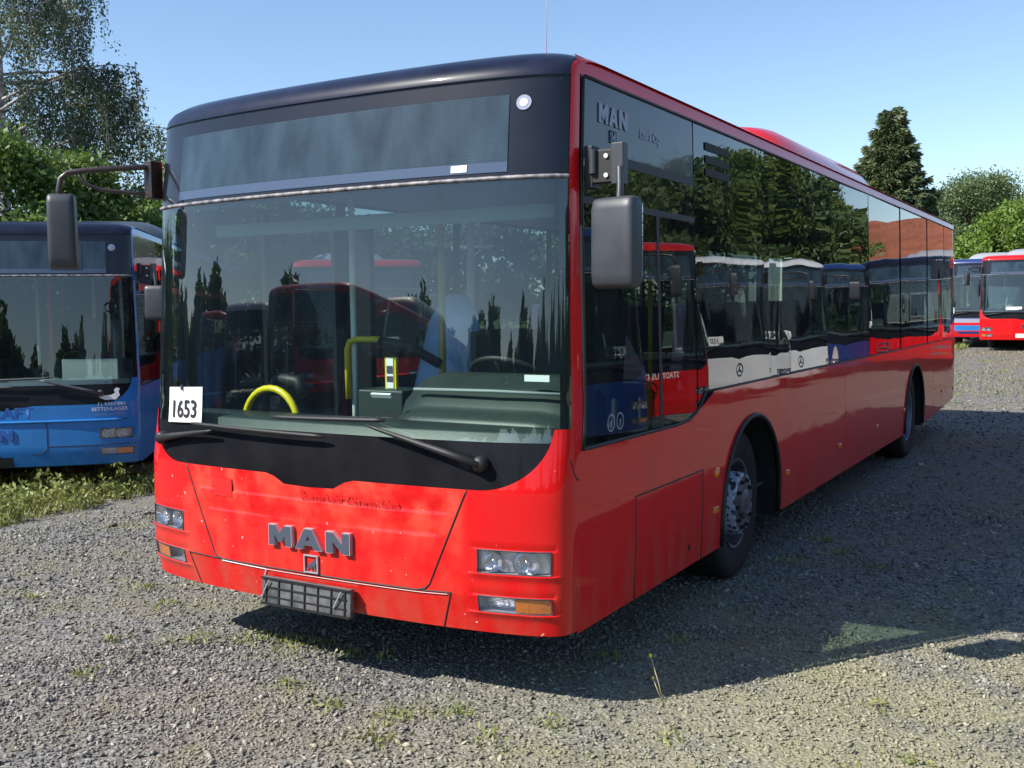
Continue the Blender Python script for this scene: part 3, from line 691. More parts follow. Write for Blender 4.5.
        MB().box((0.20, 1.55, 1.05), (0.04, 0.9, 1.1)).build('cab_partition', M['interior'], root, bevel=0.01)
        MB().box((-1.12, 1.78, 1.4), (0.22, 0.06, 1.85)).build('door_post', M['trim'], root, bevel=0.01)
        for x, y in [(xx, yy) for yy in (3.9, 4.7, 5.5, 6.3, 7.2, 9.6, 10.4) for xx in (-0.95, -0.50, 0.45, 0.92) if not (xx < 0 and 5.3 < yy < 6.9)]:
            st_ = seat(x, y, 0.98 if y > 7 or y < 4 else 0.95, 'passenger_seat', M['seat'])
        for y in (3.3, 6.0, 9.2):
            for x in (-0.3, 0.3): MB().tube([(x, y, 0.5), (x, y, 2.42)], 0.017, 8).build('handrail', M['yellow'], root, smooth=True)
        # small interior mirror and stickers
        MB().box((0.10, 0.42, 1.305), (0.12, 0.012, 0.022), Matrix.Rotation(0.6, 3, 'X')).build('dashboard_sticker', M['white'], root)
    return bo

# ------------------------------------------------------------------ ground
def sst(a, b, x): t = np.clip((x-a)/(b-a), 0, 1); return t*t*(3-2*t)
def hgt(x, y):
    x = np.asarray(x, float); y = np.asarray(y, float)
    h = -0.17*sst(-3.6, -5.4, x)*(1-sst(14, 20, y))
    h = h+0.28*sst(19, 29, y)
    r = np.hypot(x-1, y+1)
    h = h+0.012*np.sin(x*1.3+1)*np.sin(y*1.1)*sst(1.0, 2.5, np.abs(x)+0*y)
    return h
def axis(lo, hi, a, b, fine, ratio=1.12):
    v = list(np.arange(a, b, fine)); s = fine; x = v[-1]
    while x < hi: s *= ratio; x += s; v.append(x)
    s = fine; x = a; pre = []
    while x > lo: s *= ratio; x -= s; pre.append(x)
    return np.array(pre[::-1]+v)
gx = axis(-700, 700, -10, 6, 0.2); gy = axis(-700, 900, -5, 31, 0.25)
X, Y = np.meshgrid(gx, gy); Z = hgt(X, Y)
def grid_mesh(name, X, Y, Z):
    nr, nc = X.shape; v = np.stack([X, Y, Z], -1).reshape(-1, 3); i = np.arange(nr*nc).reshape(nr, nc)
    f = np.stack([i[:-1, :-1], i[:-1, 1:], i[1:, 1:], i[1:, :-1]], -1).reshape(-1, 4); return np_mesh(name, v, f)
def np_mesh(name, v, f, colr=None):
    me = bpy.data.meshes.new(name); v = np.asarray(v, np.float32); f = np.asarray(f, np.int32); k = f.shape[1]
    me.vertices.add(len(v)); me.vertices.foreach_set('co', v.ravel())
    me.loops.add(f.size); me.loops.foreach_set('vertex_index', f.ravel())
    me.polygons.add(len(f)); me.polygons.foreach_set('loop_start', np.arange(0, f.size, k, dtype=np.int32)); me.polygons.foreach_set('loop_total', np.full(len(f), k, np.int32))
    if colr is not None:
        at = me.attributes.new('tone', 'FLOAT', 'POINT'); at.data.foreach_set('value', np.asarray(colr, np.float32))
    me.update(calc_edges=True); return me
def gravel_mat(name, chips):
    m, nt, o = newmat(name); L = nt.links
    p = N(nt, 'ShaderNodeBsdfPrincipled'); p.inputs['Roughness'].default_value = 0.85; p.inputs['Specular IOR Level'].default_value = 0.3
    tc = N(nt, 'ShaderNodeTexCoord')
    def noise(s, d=6, rough=0.6):
        n = N(nt, 'ShaderNodeTexNoise'); n.inputs['Scale'].default_value = s; n.inputs['Detail'].default_value = d; n.inputs['Roughness'].default_value = rough; L.new(tc.outputs['Object'], n.inputs['Vector']); return n.outputs['Fac']
    def ramp(src, stops):
        c = N(nt, 'ShaderNodeValToRGB'); e = c.color_ramp.elements
        while len(e) < len(stops): e.new(0.5)
        for q, (pos, cc) in zip(e, stops): q.position = pos; q.color = (*cc, 1)
        L.new(src, c.inputs[0]); return c.outputs[0]
    def mix(f, a, b):
        q = N(nt, 'ShaderNodeMix', data_type='RGBA'); L.new(f, q.inputs['Factor'])
        for nm, s in (('A', a), ('B', b)):
            if isinstance(s, tuple): q.inputs[nm].default_value = (*s, 1)
            else: L.new(s, q.inputs[nm])
        return q.outputs['Result']
    dirt = ramp(noise(0.55, 8), [(0.50, (0, 0, 0)), (0.66, (1, 1, 1))])
    sx_ = N(nt, 'ShaderNodeSeparateXYZ'); L.new(tc.outputs['Object'], sx_.inputs[0])
    def reg(src, a, b):
        q = N(nt, 'ShaderNodeMapRange', interpolation_type='SMOOTHSTEP'); q.inputs['From Min'].default_value = a; q.inputs['From Max'].default_value = b; L.new(src, q.inputs[0]); return q.outputs[0]
    def mm(a, b):
        q = N(nt, 'ShaderNodeMath', operation='MULTIPLY'); L.new(a, q.inputs[0])
        if isinstance(b, float): q.inputs[1].default_value = b
        else: L.new(b, q.inputs[1])
        return q.outputs[0]
    dry = mm(mm(mm(reg(sx_.outputs['X'], 0.0, 2.2), reg(sx_.outputs['Y'], 3.4, 1.2)), reg(noise(1.6, 7), 0.28, 0.55)), 0.55)
    moss = ramp(noise(2.3, 7), [(0.52, (0, 0, 0)), (0.70, (1, 1, 1))])
    if chips:
        at = N(nt, 'ShaderNodeAttribute'); at.attribute_name = 'tone'
        base = ramp(at.outputs['Fac'], [(0.0, (0.07, 0.069, 0.066)), (0.5, (0.185, 0.181, 0.170)), (0.85, (0.33, 0.315, 0.28)), (1.0, (0.46, 0.42, 0.33))])
        k1 = N(nt, 'ShaderNodeMath', operation='MULTIPLY'); k1.inputs[1].default_value = 0.42; L.new(dirt, k1.inputs[0])
        base = mix(k1.outputs[0], base, (0.34, 0.30, 0.20))
        k2 = N(nt, 'ShaderNodeMath', operation='MULTIPLY'); k2.inputs[1].default_value = 0.40; L.new(moss, k2.inputs[0])
        base = mix(k2.outputs[0], base, (0.24, 0.24, 0.12))
    else:
        v = N(nt, 'ShaderNodeTexVoronoi'); v.inputs['Scale'].default_value = 62; L.new(tc.outputs['Object'], v.inputs['Vector'])
        bw = N(nt, 'ShaderNodeSeparateColor'); L.new(v.outputs['Color'], bw.inputs[0])
        base = ramp(bw.outputs[0], [(0.0, (0.09, 0.088, 0.083)), (0.6, (0.18, 0.175, 0.162)), (1.0, (0.32, 0.30, 0.26))])
        sand = ramp(noise(30, 4), [(0.3, (0.13, 0.12, 0.10)), (0.7, (0.24, 0.22, 0.17))])
        base = mix(dirt, base, sand)
        k2 = N(nt, 'ShaderNodeMath', operation='MULTIPLY'); k2.inputs[1].default_value = 0.6; L.new(moss, k2.inputs[0])
        base = mix(k2.outputs[0], base, (0.20, 0.20, 0.09))
        # beyond the yard: grass
        sp = N(nt, 'ShaderNodeVectorMath', operation='LENGTH'); L.new(tc.outputs['Object'], sp.inputs[0])
        mr = N(nt, 'ShaderNodeMapRange'); mr.inputs['From Min'].default_value = 55; mr.inputs['From Max'].default_value = 62; L.new(sp.outputs['Value'], mr.inputs[0])
        base = mix(mr.outputs[0], base, (0.08, 0.12, 0.03))
        b = N(nt, 'ShaderNodeBump'); b.inputs['Distance'].default_value = 0.008; b.inputs['Strength'].default_value = 0.9
        iv = N(nt, 'ShaderNodeMath', operation='SUBTRACT'); iv.inputs[0].default_value = 1; L.new(v.outputs['Distance'], iv.inputs[1])
        ad = N(nt, 'ShaderNodeMath', operation='ADD'); L.new(iv.outputs[0], ad.inputs[0]); L.new(bw.outputs[1], ad.inputs[1])
        L.new(ad.outputs[0], b.inputs['Height']); L.new(b.outputs[0], p.inputs['Normal'])
    base = mix(dry, base, (0.34, 0.32, 0.18))
    L.new(base, p.inputs['Base Color']); L.new(p.outputs[0], o.inputs[0]); return m
M['ground'] = gravel_mat('gravel_ground', False); M['chips'] = gravel_mat('gravel_chips', True)
g = link('ground', grid_mesh('ground', X, Y, Z), M['ground'], smooth=True); tag(g, 'grey gravel yard with worn sandy patches', kind='structure')

def scatter_polar(n, r0, r1, power, half=R_(37)):
    a = YAW+rng.uniform(-half, half, n); u = rng.random(n)
    r = (r0**power+u*(r1**power-r0**power))**(1/power)
    return CAM[0]+np.sin(a)*r, CAM[1]+np.cos(a)*r, r
def chips():
    xs, ys, rs = [], [], []
    for n, r0, r1, pw in ((52000, 1.9, 5.6, 2.0), (42000, 5.4, 9.5, 1.6), (34000, 9.3, 20, 1.3), (16000, 20, 36, 1.3)):
        x, y, r = scatter_polar(n, r0, r1, pw); xs.append(x); ys.append(y); rs.append(r)
    x, y, r = map(np.concatenate, (xs, ys, rs)); n = len(x)
    # fewer stones on sandy tracks
    tr = 0.5+0.5*np.sin(x*0.9+y*1.6+np.sin(x*2.1)*0.6); keep = rng.random(n) > 0.38*np.clip((tr-0.72)/0.15, 0, 1)
    x, y, r = x[keep], y[keep], r[keep]; n = len(x)
    base = np.array([[-1, -.35, 0], [-.25, -1, .1], [.95, -.5, -.1], [.8, .7, .1], [-.3, .9, 0], [-.35, 0.1, 1.0], [.45, -.1, .8], [0, 0, -.8]], float)
    faces = np.array([[0, 1, 5], [1, 6, 5], [1, 2, 6], [2, 3, 6], [3, 4, 6], [4, 5, 6], [4, 0, 5], [1, 0, 7], [2, 1, 7], [3, 2, 7], [4, 3, 7], [0, 4, 7]])
    sz = rng.lognormal(-0.08, 0.30, n)*0.0090*(1+np.clip((r-5)/14, 0, 1.4))
    sc = np.stack([sz*rng.uniform(0.8, 1.5, n), sz*rng.uniform(0.6, 1.0, n), sz*rng.uniform(0.22, 0.5, n)], -1)
    V = base[None]*(1+rng.uniform(-.28, .28, (n, 8, 3)))*sc[:, None, :]
    t = rng.normal(0, 0.5, (n, 2)); yaw = rng.uniform(0, 2*np.pi, n)
    cx_, sx_ = np.cos(t[:, 0]), np.sin(t[:, 0]); cy_, sy_ = np.cos(t[:, 1]), np.sin(t[:, 1]); cz, sz_ = np.cos(yaw), np.sin(yaw)
    def rot(V, c, s, a, b): A = V[..., a]*c[:, None]-V[..., b]*s[:, None]; B = V[..., a]*s[:, None]+V[..., b]*c[:, None]; V[..., a] = A; V[..., b] = B
    rot(V, cx_, sx_, 1, 2); rot(V, cy_, sy_, 0, 2); rot(V, cz, sz_, 0, 1)
    pos = np.stack([x, y, hgt(x, y)+sc[:, 2]*rng.uniform(0.1, 1.3, n)], -1)
    V = (V+pos[:, None, :]).reshape(-1, 3); Fc = (faces[None]+(np.arange(n)*8)[:, None, None]).reshape(-1, 3)
    tone = np.repeat(np.clip(rng.beta(1.6, 1.9, n)+(rng.random(n) > 0.95)*0.5, 0, 1), 8)
    return np_mesh('gravel', V, Fc, tone)
gr = link('gravel', chips(), M['chips']); tag(gr, 'loose dark grey slate chips covering the yard', kind='stuff')

# ------------------------------------------------------------------ foliage
def leaf_cards(P_, size, aspect=0.55, up=0.0, jitter=0.35):
    """one diamond-shaped leaf per point"""
    n = len(P_); d = rng.normal(size=(n, 3)); d[:, 2] += up; d /= np.linalg.norm(d, axis=1)[:, None]
    e = rng.normal(size=(n, 3)); s = np.cross(d, e); s /= np.linalg.norm(s, axis=1)[:, None]
    L = (size*rng.uniform(1-jitter, 1+jitter, n))[:, None]; W_ = L*aspect
    nrm = np.cross(d, s); a = P_; b = P_+d*L*0.5+s*W_*0.5+nrm*L*0.08; c = P_+d*L; e2 = P_+d*L*0.5-s*W_*0.5+nrm*L*0.08
    V = np.stack([a, b, c, e2], 1).reshape(-1, 3); F_ = np.arange(n*4).reshape(n, 4); return V, F_
def clump_points(centres, radii, per, flat=0.8):
    out = []
    for c, r in zip(centres, radii):
        n = int(per*r*r); d = rng.normal(size=(n, 3)); d /= np.linalg.norm(d, axis=1)[:, None]
        q = d*r*(rng.random(n)**0.38)[:, None]*(1+0.25*rng.normal(size=(n, 1))); q[:, 2] *= flat; out.append(c+q)
    return np.concatenate(out)
def limb_mesh(paths):
    b = MB()
    for pts, rr in paths: b.tube(pts, rr, 7, caps=False)
    return b
def tree(name, label, group, x, y, H, Wd, mleaf, leaves=12000, size=0.16, trunk=0.18, low=0.25, n=46, seed=0, flat=0.8, bark='bark'):
    global rng
    rs = np.random.default_rng(seed); old = rng; rng = rs
    z0 = float(hgt(x, y)); root = empty(name, (x, y, z0)); tag(root, label, 'tree' if 'bush' not in name else 'bush', group)
    cs = []; rad = []; paths = [([(0, 0, -0.1), (0.05*trunk, 0, H*0.3), (trunk*0.6, trunk*0.3, H*0.6), (0, 0, H*0.88)], [trunk, trunk*0.8, trunk*0.5, trunk*0.12])]
    for i in range(n):
        a = rs.uniform(0, 2*np.pi); q = rs.random()**0.8; z = H*(low+(1-low)*q*0.96)
        env = math.sin(math.pi*min(1, (z/H-low+0.12)/(1-low+0.16)))**0.6
        rr = Wd*env*math.sqrt(rs.random()) ; c = np.array([math.cos(a)*rr, math.sin(a)*rr, z])
        cs.append(c); rad.append(Wd*rs.uniform(0.16, 0.32)); 
        if i % 2 == 0: paths.append(([(0, 0, z*0.55), tuple(c*np.array([0.5, 0.5, 0.85])), tuple(c)], [trunk*0.35, trunk*0.18, trunk*0.05]))
    pts = clump_points(cs, rad, leaves/sum(q_*q_ for q_ in rad), flat)
    V, F_ = leaf_cards(pts, size); link('crown', np_mesh('crown', V, F_), mleaf, root)
    limb_mesh(paths).build('trunk', M[bark], root, smooth=True); rng = old; return root
def spruce(x, y, H, Wd, label, group=None, seed=3, dens=1.0):
    global rng
    rs = np.random.default_rng(seed); old = rng; rng = rs; z0 = float(hgt(x, y)); root = empty('spruce_tree', (x, y, z0)); tag(root, label, 'tree', group)
    pts = []; dirs = []
    dirs = []; tiers = 24
    for k in range(tiers*15):
        tr_ = k//15; z = H*(0.05+0.93*tr_/tiers)+rs.normal()*0.10; a = rs.uniform(0, 2*np.pi)
        Lb = Wd*(0.04+0.96*(1-z/H)**0.85)*rs.uniform(0.66, 1.08)
        if rs.random() < 0.07: Lb *= 0.6
        m_ = int(60+Lb*330); t = rs.random(m_)**0.65
        zc = -0.20*Lb*t+0.16*Lb*t**3+0.12*Lb; sp = (0.05+0.20*Lb*(1-t)*t*1.9+0.04); side_ = rs.normal(size=m_)*sp
        pts.append(np.stack([np.cos(a)*t*Lb-np.sin(a)*side_, np.sin(a)*t*Lb+np.cos(a)*side_, z+zc-rs.exponential(0.13, m_)-np.abs(side_)*0.25], -1))
        dirs.append(np.stack([np.cos(a)+rs.normal(size=m_)*0.45, np.sin(a)+rs.normal(size=m_)*0.45, -0.45+rs.normal(size=m_)*0.35], -1))
    P_ = np.concatenate(pts); d = np.concatenate(dirs); d /= np.linalg.norm(d, axis=1)[:, None]; n = len(P_)
    e = rs.normal(size=(n, 3)); s_ = np.cross(d, e); s_ /= np.linalg.norm(s_, axis=1)[:, None]; L_ = rs.uniform(0.14, 0.34, n)[:, None]
    V = np.stack([P_, P_+d*L_*0.4+s_*L_*0.13, P_+d*L_, P_+d*L_*0.4-s_*L_*0.13], 1).reshape(-1, 3); F_ = np.arange(n*4).reshape(n, 4)
    link('crown', np_mesh('crown', V, F_), M['leaf_spruce'], root)
    limb_mesh([([(0, 0, 0), (0, 0, H*0.5), (0, 0, H*0.95)], [0.25, 0.15, 0.02])]).build('trunk', M['bark'], root, smooth=True); rng = old; return root
def birch(x, y, H, Wd, label, seed=5):
    global rng
    rs = np.random.default_rng(seed); old = rng; rng = rs; z0 = float(hgt(x, y)); root = empty('birch_tree', (x, y, z0)); tag(root, label, 'tree')
    paths = [([(0, 0, -0.1), (0.1, 0, H*0.3), (-0.05, 0.1, H*0.6), (0.1, 0, H*0.97)], [0.17, 0.14, 0.09, 0.02])]; pts = []
    twigs = []
    for k in range(50):
        q = k/50; z = H*(0.22+0.74*q); a = rs.uniform(0, 2*np.pi); Lb = Wd*(1-0.72*q**1.6)*rs.uniform(0.45, 1.08); rise = Lb*rs.uniform(0.25, 0.65)
        b0 = Vector((0.05, 0, z)); ctrl = []
        for t in (0, .3, .6, .85, 1.0):
            ctrl.append(Vector((math.cos(a)*Lb*t, math.sin(a)*Lb*t, z+rise*(t-0.55*t**3)))+Vector((rs.normal()*0.06, rs.normal()*0.06, 0)))
        paths.append((ctrl, [0.05*(1-0.4*q), 0.035, 0.022, 0.012, 0.006]))
        for h_ in range(int(9+Lb*11)):
            t = rs.uniform(0.22, 1.0); i = min(3, int(t*4)); p0 = ctrl[i].lerp(ctrl[i+1], t*4-i if t < 1 else 1); ln = rs.uniform(0.7, 2.5)*(0.6+0.5*t)
            m_ = int(ln*42); tt = rs.random(m_); dx, dy = rs.normal()*0.25, rs.normal()*0.25
            sp = 0.035+0.045*np.sin(tt*3.1)
            pts.append(np.stack([p0.x+dx*tt+rs.normal(size=m_)*sp, p0.y+dy*tt+rs.normal(size=m_)*sp, p0.z-ln*tt+rs.normal(size=m_)*0.05], -1))
            if h_ % 2 == 0: twigs.append(([p0, p0+Vector((dx*0.5, dy*0.5, -ln*0.45)), p0+Vector((dx, dy, -ln))], [0.006, 0.005, 0.003]))
    pts = np.concatenate(pts); V, F_ = leaf_cards(pts, 0.075, 0.6, up=-0.7); link('crown', np_mesh('crown', V, F_), M['leaf_birch'], root)
    b = MB()
    for p_, r_ in paths+twigs: b.tube(p_, r_, 5, caps=False)
    b.build('trunk', M['birchbark'], root, smooth=True); rng = old; return root

def at(u, v, dep):
    d = cF+cR*((u-512)/FPX)+cU*((384-v)/FPX); return Vector(CAM)+d*dep

birch(at(2, 200, 24).x, at(2, 200, 24).y, 13.5, 4.5, 'weeping birch with drooping twigs rising behind the blue bus')
for i, (u, d, H, W_, lb) in enumerate([(-30, 17, 4.9, 2.2, 'green bush behind the blue bus, farthest from the red bus'), (38, 18, 4.8, 1.9, 'dense green bush under the weeping birch'),
        (98, 19, 4.6, 1.6, 'light green bush seen beneath the long bent mirror arm'), (140, 22, 4.1, 1.4, 'small loose bush at the corner of the blue bus roof')]):
    p = at(u, 300, d); tree('hazel_bush', lb, 'bushes behind the parked buses', p.x, p.y, H, W_, M['leaf_bush'], leaves=26000, size=0.11, trunk=0.06, low=0.04, n=40, seed=20+i)
for i, (u, d, H, W_, lb) in enumerate([(205, 24, 5.6, 2.0, 'airy bush seen through the windscreen beside the hanging mirror'), (262, 26, 4.6, 2.0, 'dark green bush seen through the windscreen, left of the cab pole'), (330, 30, 4.0, 2.4, 'low bush seen through the windscreen behind the yellow handle')]):
    p = at(u, 300, d); tree('hazel_bush', lb, 'bushes behind the parked buses', p.x, p.y, H, W_, M['leaf_bush'], leaves=11000, size=0.16, trunk=0.07, low=0.04, n=34, seed=30+i)
p = at(890, 200, 55); spruce(p.x, p.y, 12.3, 4.6, 'tall dark spruce standing alone behind the red bus roof')
for i, (u, d, H, W_, m_, lb) in enumerate([(965, 66, 9.4, 4.6, 'leaf_hazy', 'round mid green tree beside the spruce'), (1010, 72, 9.6, 5.2, 'leaf_hazy', 'broad grey-green tree behind the far red bus'),
        (1018, 50, 5.9, 2.9, 'leaf_lime', 'low bright lime green tree just above the far red bus'), (940, 80, 8.2, 4.0, 'leaf_hazy', 'dull green tree low between the spruce and the round tree'), (1075, 64, 8.4, 4.6, 'leaf_hazy', 'mid green tree beyond the edge of the far red bus'), (985, 58, 5.0, 3.0, 'leaf_hazy', 'low green tree over the gap between the two far buses')]):
    p = at(u, 300, d); tree('broadleaf_tree', lb, 'trees behind the far end of the yard', p.x, p.y, H, W_, M[m_], leaves=60000, size=0.17, flat=0.9, trunk=0.22, low=0.12, n=70, seed=50+i)
# trees behind the facing row of buses (seen mirrored in the side windows)
def mirrored(u, dep):
    p = at(u, 300, dep); return 2.5-p.x, p.y
for i, (u, dep, H, W_, k, nm) in enumerate([(585, 36, 6.6, 3.4, 0, 'nearest dark blue bus'), (632, 43, 7.9, 3.2, 1, 'red town bus'), (682, 41, 7.4, 3.2, 0, 'gap by the first white bus'), (730, 46, 8.6, 3.4, 1, 'first white bus'), (780, 50, 8.2, 3.4, 0, 'second white bus'), (826, 54, 7.6, 3.0, 1, 'last dark blue bus'), (868, 74, 6.2, 2.2, 0, 'far house')]):
    x, y = mirrored(u, dep); tree('yard_tree', ['dark leafy tree', 'olive leafy tree'][k]+' mirrored in the side glass, behind the '+nm, 'trees mirrored in the side windows', x, y, H, W_, M[['leaf_far', 'leaf_bush'][k]], leaves=20000, size=0.30, trunk=0.2, low=0.04, n=50, seed=70+i)
for i, (x, y) in enumerate(((-18, 3), (-20, -2))):
    tree('broadleaf_tree', ['tree left of the blue bus row, outside the picture', 'tree beyond the left end of the bus row', 'tree behind the buses across the yard', 'tall tree in the far corner of the yard', 'tree outside the fence line at the side'][i], 'trees at the side of the yard', x, y, 3.6+0.4*(i % 3), 3.0, M['leaf_bush'], leaves=12000, size=0.35, trunk=0.2, low=0.05, n=40, seed=130+i)
# far-off wood ringing the yard on the sides the camera does not face
def wood():
    n = 90000; a = rng.uniform(R_(-8), R_(292), n)   # bearing from +y clockwise
    a = np.where(a < R_(30), rng.uniform(R_(12), R_(292), n), a); rr = rng.uniform(88, 100, n)
    top = 8.5+2.5*np.sin(a*23)+1.6*np.sin(a*61+1)+1.0*np.sin(a*140)
    z = top*(rng.random(n)**0.75)
    V, F_ = leaf_cards(np.stack([np.sin(a)*rr, np.cos(a)*rr, z], -1), 1.5, 0.7); return np_mesh('woodland', V, F_)
wo_ = link('woodland', wood(), M['leaf_far']); tag(wo_, 'far-off green wood surrounding the yard', kind='stuff')
for i in range(7):
    p = at(150+i*85, 300, 62+5*(i % 3)); tree('broadleaf_tree', 'distant tree seen through the bus windows, number %d in the belt' % (i+1) if False else 'distant tree in the belt hidden behind the red bus', 'tree belt behind the red bus', p.x, p.y, 6.5+0.8*(i % 3), 5.0, M['leaf_far'], leaves=9000, size=0.42, trunk=0.2, low=0.02, n=40, seed=90+i)

# ------------------------------------------------------------------ house mirrored in the windows
def house():
    root = empty('house', (10.6, 58.5, float(hgt(10.6, 58.5))), R_(8)); tag(root, 'pale house with a long orange-red tiled roof, mirrored in the side windows', 'house')
    M['plaster'] = mat('plaster', (0.55, 0.52, 0.45), 0.8); M['tile'] = mat('roof_tiles', (0.32, 0.10, 0.05), 0.8, var=0.4, vscale=2)
    MB().box((0, 0, 1.6), (9, 8, 3.2)).build('wall', M['plaster'], root)
    rf = MB(); rf.v = [(-4.9, -4.6, 3.1), (4.9, -4.6, 3.1), (4.9, 4.6, 3.1), (-4.9, 4.6, 3.1), (-4.2, 0, 6.6), (4.2, 0, 6.6)]; rf.f = [(0, 1, 5, 4), (2, 3, 4, 5), (1, 2, 5), (3, 0, 4), (0, 3, 2, 1)]
    r = rf.build('roof', M['tile'], root); MB().box((1.5, 0.5, 6.7), (0.6, 0.6, 1.4)).build('chimney', M['tile'], r)
    for x in (-3.0, -1.0, 1.0, 3.0):
        o = MB().box((x, -4.02, 1.7), (1.1, 0.08, 1.3)).build('window', M['white'], root); MB().box((x, -4.07, 1.7), (0.9, 0.02, 1.1)).build('pane', M['black'], o)
house()

# ------------------------------------------------------------------ the red bus
base = dict(paint=M['red'], black=M['black'], dome=M['dome'], trim=M['trim'], wiper=M['trim'], ac=M['red2'], sill=mat('display_sill_paint', (0.06, 0.09, 0.15), 0.5, spec=0.1, coat=0.6))
bus_root = empty('city_bus', (0, 0, 0)); tag(bus_root, 'large red city bus with paper number 1653 in its windscreen, centre of the yard', 'bus')
bus(bus_root, base, True)
def part_tube(name, pts, r, m, n=6): return MB().tube(pts, r, n).build(name, m, bus_root, smooth=True)
def fline(pts, off, k=24):
    out = []
    for (x0, z0), (x1, z1) in zip(pts, pts[1:]):
        for i in range(k): q = i/k; out.append(fx(x0+(x1-x0)*q, z0+(z1-z0)*q, off))
    out.append(fx(*pts[-1], off)); return out
def sline(pts, off=0.0, k=8):
    out = []
    for (y0, z0), (y1, z1) in zip(pts, pts[1:]):
        for i in range(k): q = i/k; out.append(side(1, y0+(y1-y0)*q, z0+(z1-z0)*q, off))
    out.append(side(1, *pts[-1], off)); return out
# hood flap seams
part_tube('panel_gap', fline([(-0.865, 0.955), (-0.655, 0.52), (-0.635, 0.505), (-0.60, 0.498), (0.585, 0.498), (0.63, 0.51), (0.65, 0.53), (0.835, 0.955)], -0.0005), 0.0042, M['trim'])
part_tube('panel_gap', fline([(-0.60, 0.498), (-0.86, 0.50), (-0.80, 0.335)], -0.0005), 0.0038, M['trim'])
part_tube('panel_gap', fline([(0.60, 0.498), (0.755, 0.503), (0.70, 0.335)], -0.0005), 0.0038, M['trim'])
part_tube('panel_gap', [front(TE+0.02+(PI/2-TE-0.02)*k/8, 1.09-0.012*k, 0.0) for k in range(9)], 0.0035, M['trim'])
# letters on the flap
def on_front(x0, z0, off=0.004): return lambda a, b, c: fx(x0+a, z0+b, off+c)
GLYPH = {'N': [[(0, 0), (0, 1), (.3, 1), (.7, .45), (.7, 1), (1, 1), (1, 0), (.7, 0), (.3, .55), (.3, 0)]],
 'M': [[(0, 0), (0, 1), (.30, 1), (.5, .62), (.70, 1), (1, 1), (1, 0), (.74, 0), (.74, .52), (.57, .2), (.43, .2), (.26, .52), (.26, 0)]],
 'A': [[(0, 0), (.35, 1), (.5, 1), (.5, .70), (.41, .42), (.5, .42), (.5, .2), (.35, .2), (.28, 0)], [(1, 0), (.72, 0), (.65, .2), (.5, .2), (.5, .42), (.59, .42), (.5, .70), (.5, 1), (.65, 1)]]}
def glyph(name, ch, fn, x0, z0, w_, h_, d0, d1, m, parent):
    b = MB()
    for poly in GLYPH[ch]:
        k = len(b.v); n = len(poly); b.v += [fn(x0+x*w_, z0+z*h_, d0) for x, z in poly]+[fn(x0+x*w_, z0+z*h_, d1) for x, z in poly]
        sg_ = 1 if ch != 'A' or poly[0][0] == 0 else 1
        b.f.append(tuple(range(k+n, k+2*n)))
        for i in range(n):
            j = (i+1) % n
            if ch == 'A' and poly[i][0] == 0.5 and poly[j][0] == 0.5: continue
            b.f.append((k+i, k+j, k+n+j, k+n+i))
    return b.build(name, m, parent)
F0 = lambda a, b, c: fx(a, b, c)
S0 = lambda a, b, c: side(1, a, b, c)
for ch, x, w_ in (('M', -0.250, 0.145), ('A', -0.082, 0.160), ('N', 0.102, 0.140)):
    l_ = glyph('lettering', ch, F0, x, 0.617, w_, 0.100, 0.0, 0.022, M['silver_edge'], bus_root)
    glyph('letter_face', ch, F0, x+0.004, 0.620, w_-0.008, 0.094, 0.0225, 0.0235, M['silver'], l_)
LION = [(0.05, 0.12), (0.18, 0.10), (0.30, 0.28), (0.42, 0.30), (0.46, 0.10), (0.56, 0.10), (0.58, 0.32), (0.68, 0.34), (0.70, 0.10), (0.82, 0.10), (0.84, 0.48), (0.95, 0.60), (0.93, 0.74), (0.84, 0.86), (0.72, 0.84), (0.62, 0.66), (0.42, 0.56), (0.26, 0.46), (0.16, 0.26)]
def emblem(fn, size, m_frame, m_field, m_lion, parent, name='emblem'):
    fr = MB(); h = size/2; t = size*0.07
    for a, b, c, d in ((-h, -h, h, -h+t), (-h, h-t, h, h), (-h, -h+t, -h+t, h-t), (h-t, -h+t, h, h-t)):
        pts = [fn(a, b, 0.0), fn(c, b, 0.0), fn(c, d, 0.0), fn(a, d, 0.0)]; pt2 = [fn(a, b, 0.008), fn(c, b, 0.008), fn(c, d, 0.008), fn(a, d, 0.008)]
        k = len(fr.v); fr.v += pts+pt2; fr.f += [(k+4, k+5, k+6, k+7), (k, k+1, k+5, k+4), (k+1, k+2, k+6, k+5), (k+2, k+3, k+7, k+6), (k+3, k, k+4, k+7)]
    e = fr.build(name, m_frame, parent)
    if m_lion:
        l = MB(); l.v = [fn((x-0.5)*size*0.86, (y-0.5)*size*0.86, 0.004) for x, y in LION]; l.f = [tuple(range(len(LION)))]; l.build('lion', m_lion, e)
    return e
emblem(on_front(0.0, 0.548, 0.003), 0.085, M['silver_edge'], None, M['silver'], bus_root)
text_obj('ghost_lettering', 'Busverkehr Ostwestfalen', 0.055, on_front(0.22, 0.868, 0.004), M['darkred'], bus_root, offset=0.001)
MB().quad_grid([[fx(-0.645+0.13*i/4, z, 0.002) for i in range(5)] for z in (0.815, 0.86, 0.905)]).build('ghost_logo', mat('ghost_red', (0.62, 0.008, 0.008), 0.45, coat=0.6), bus_root)
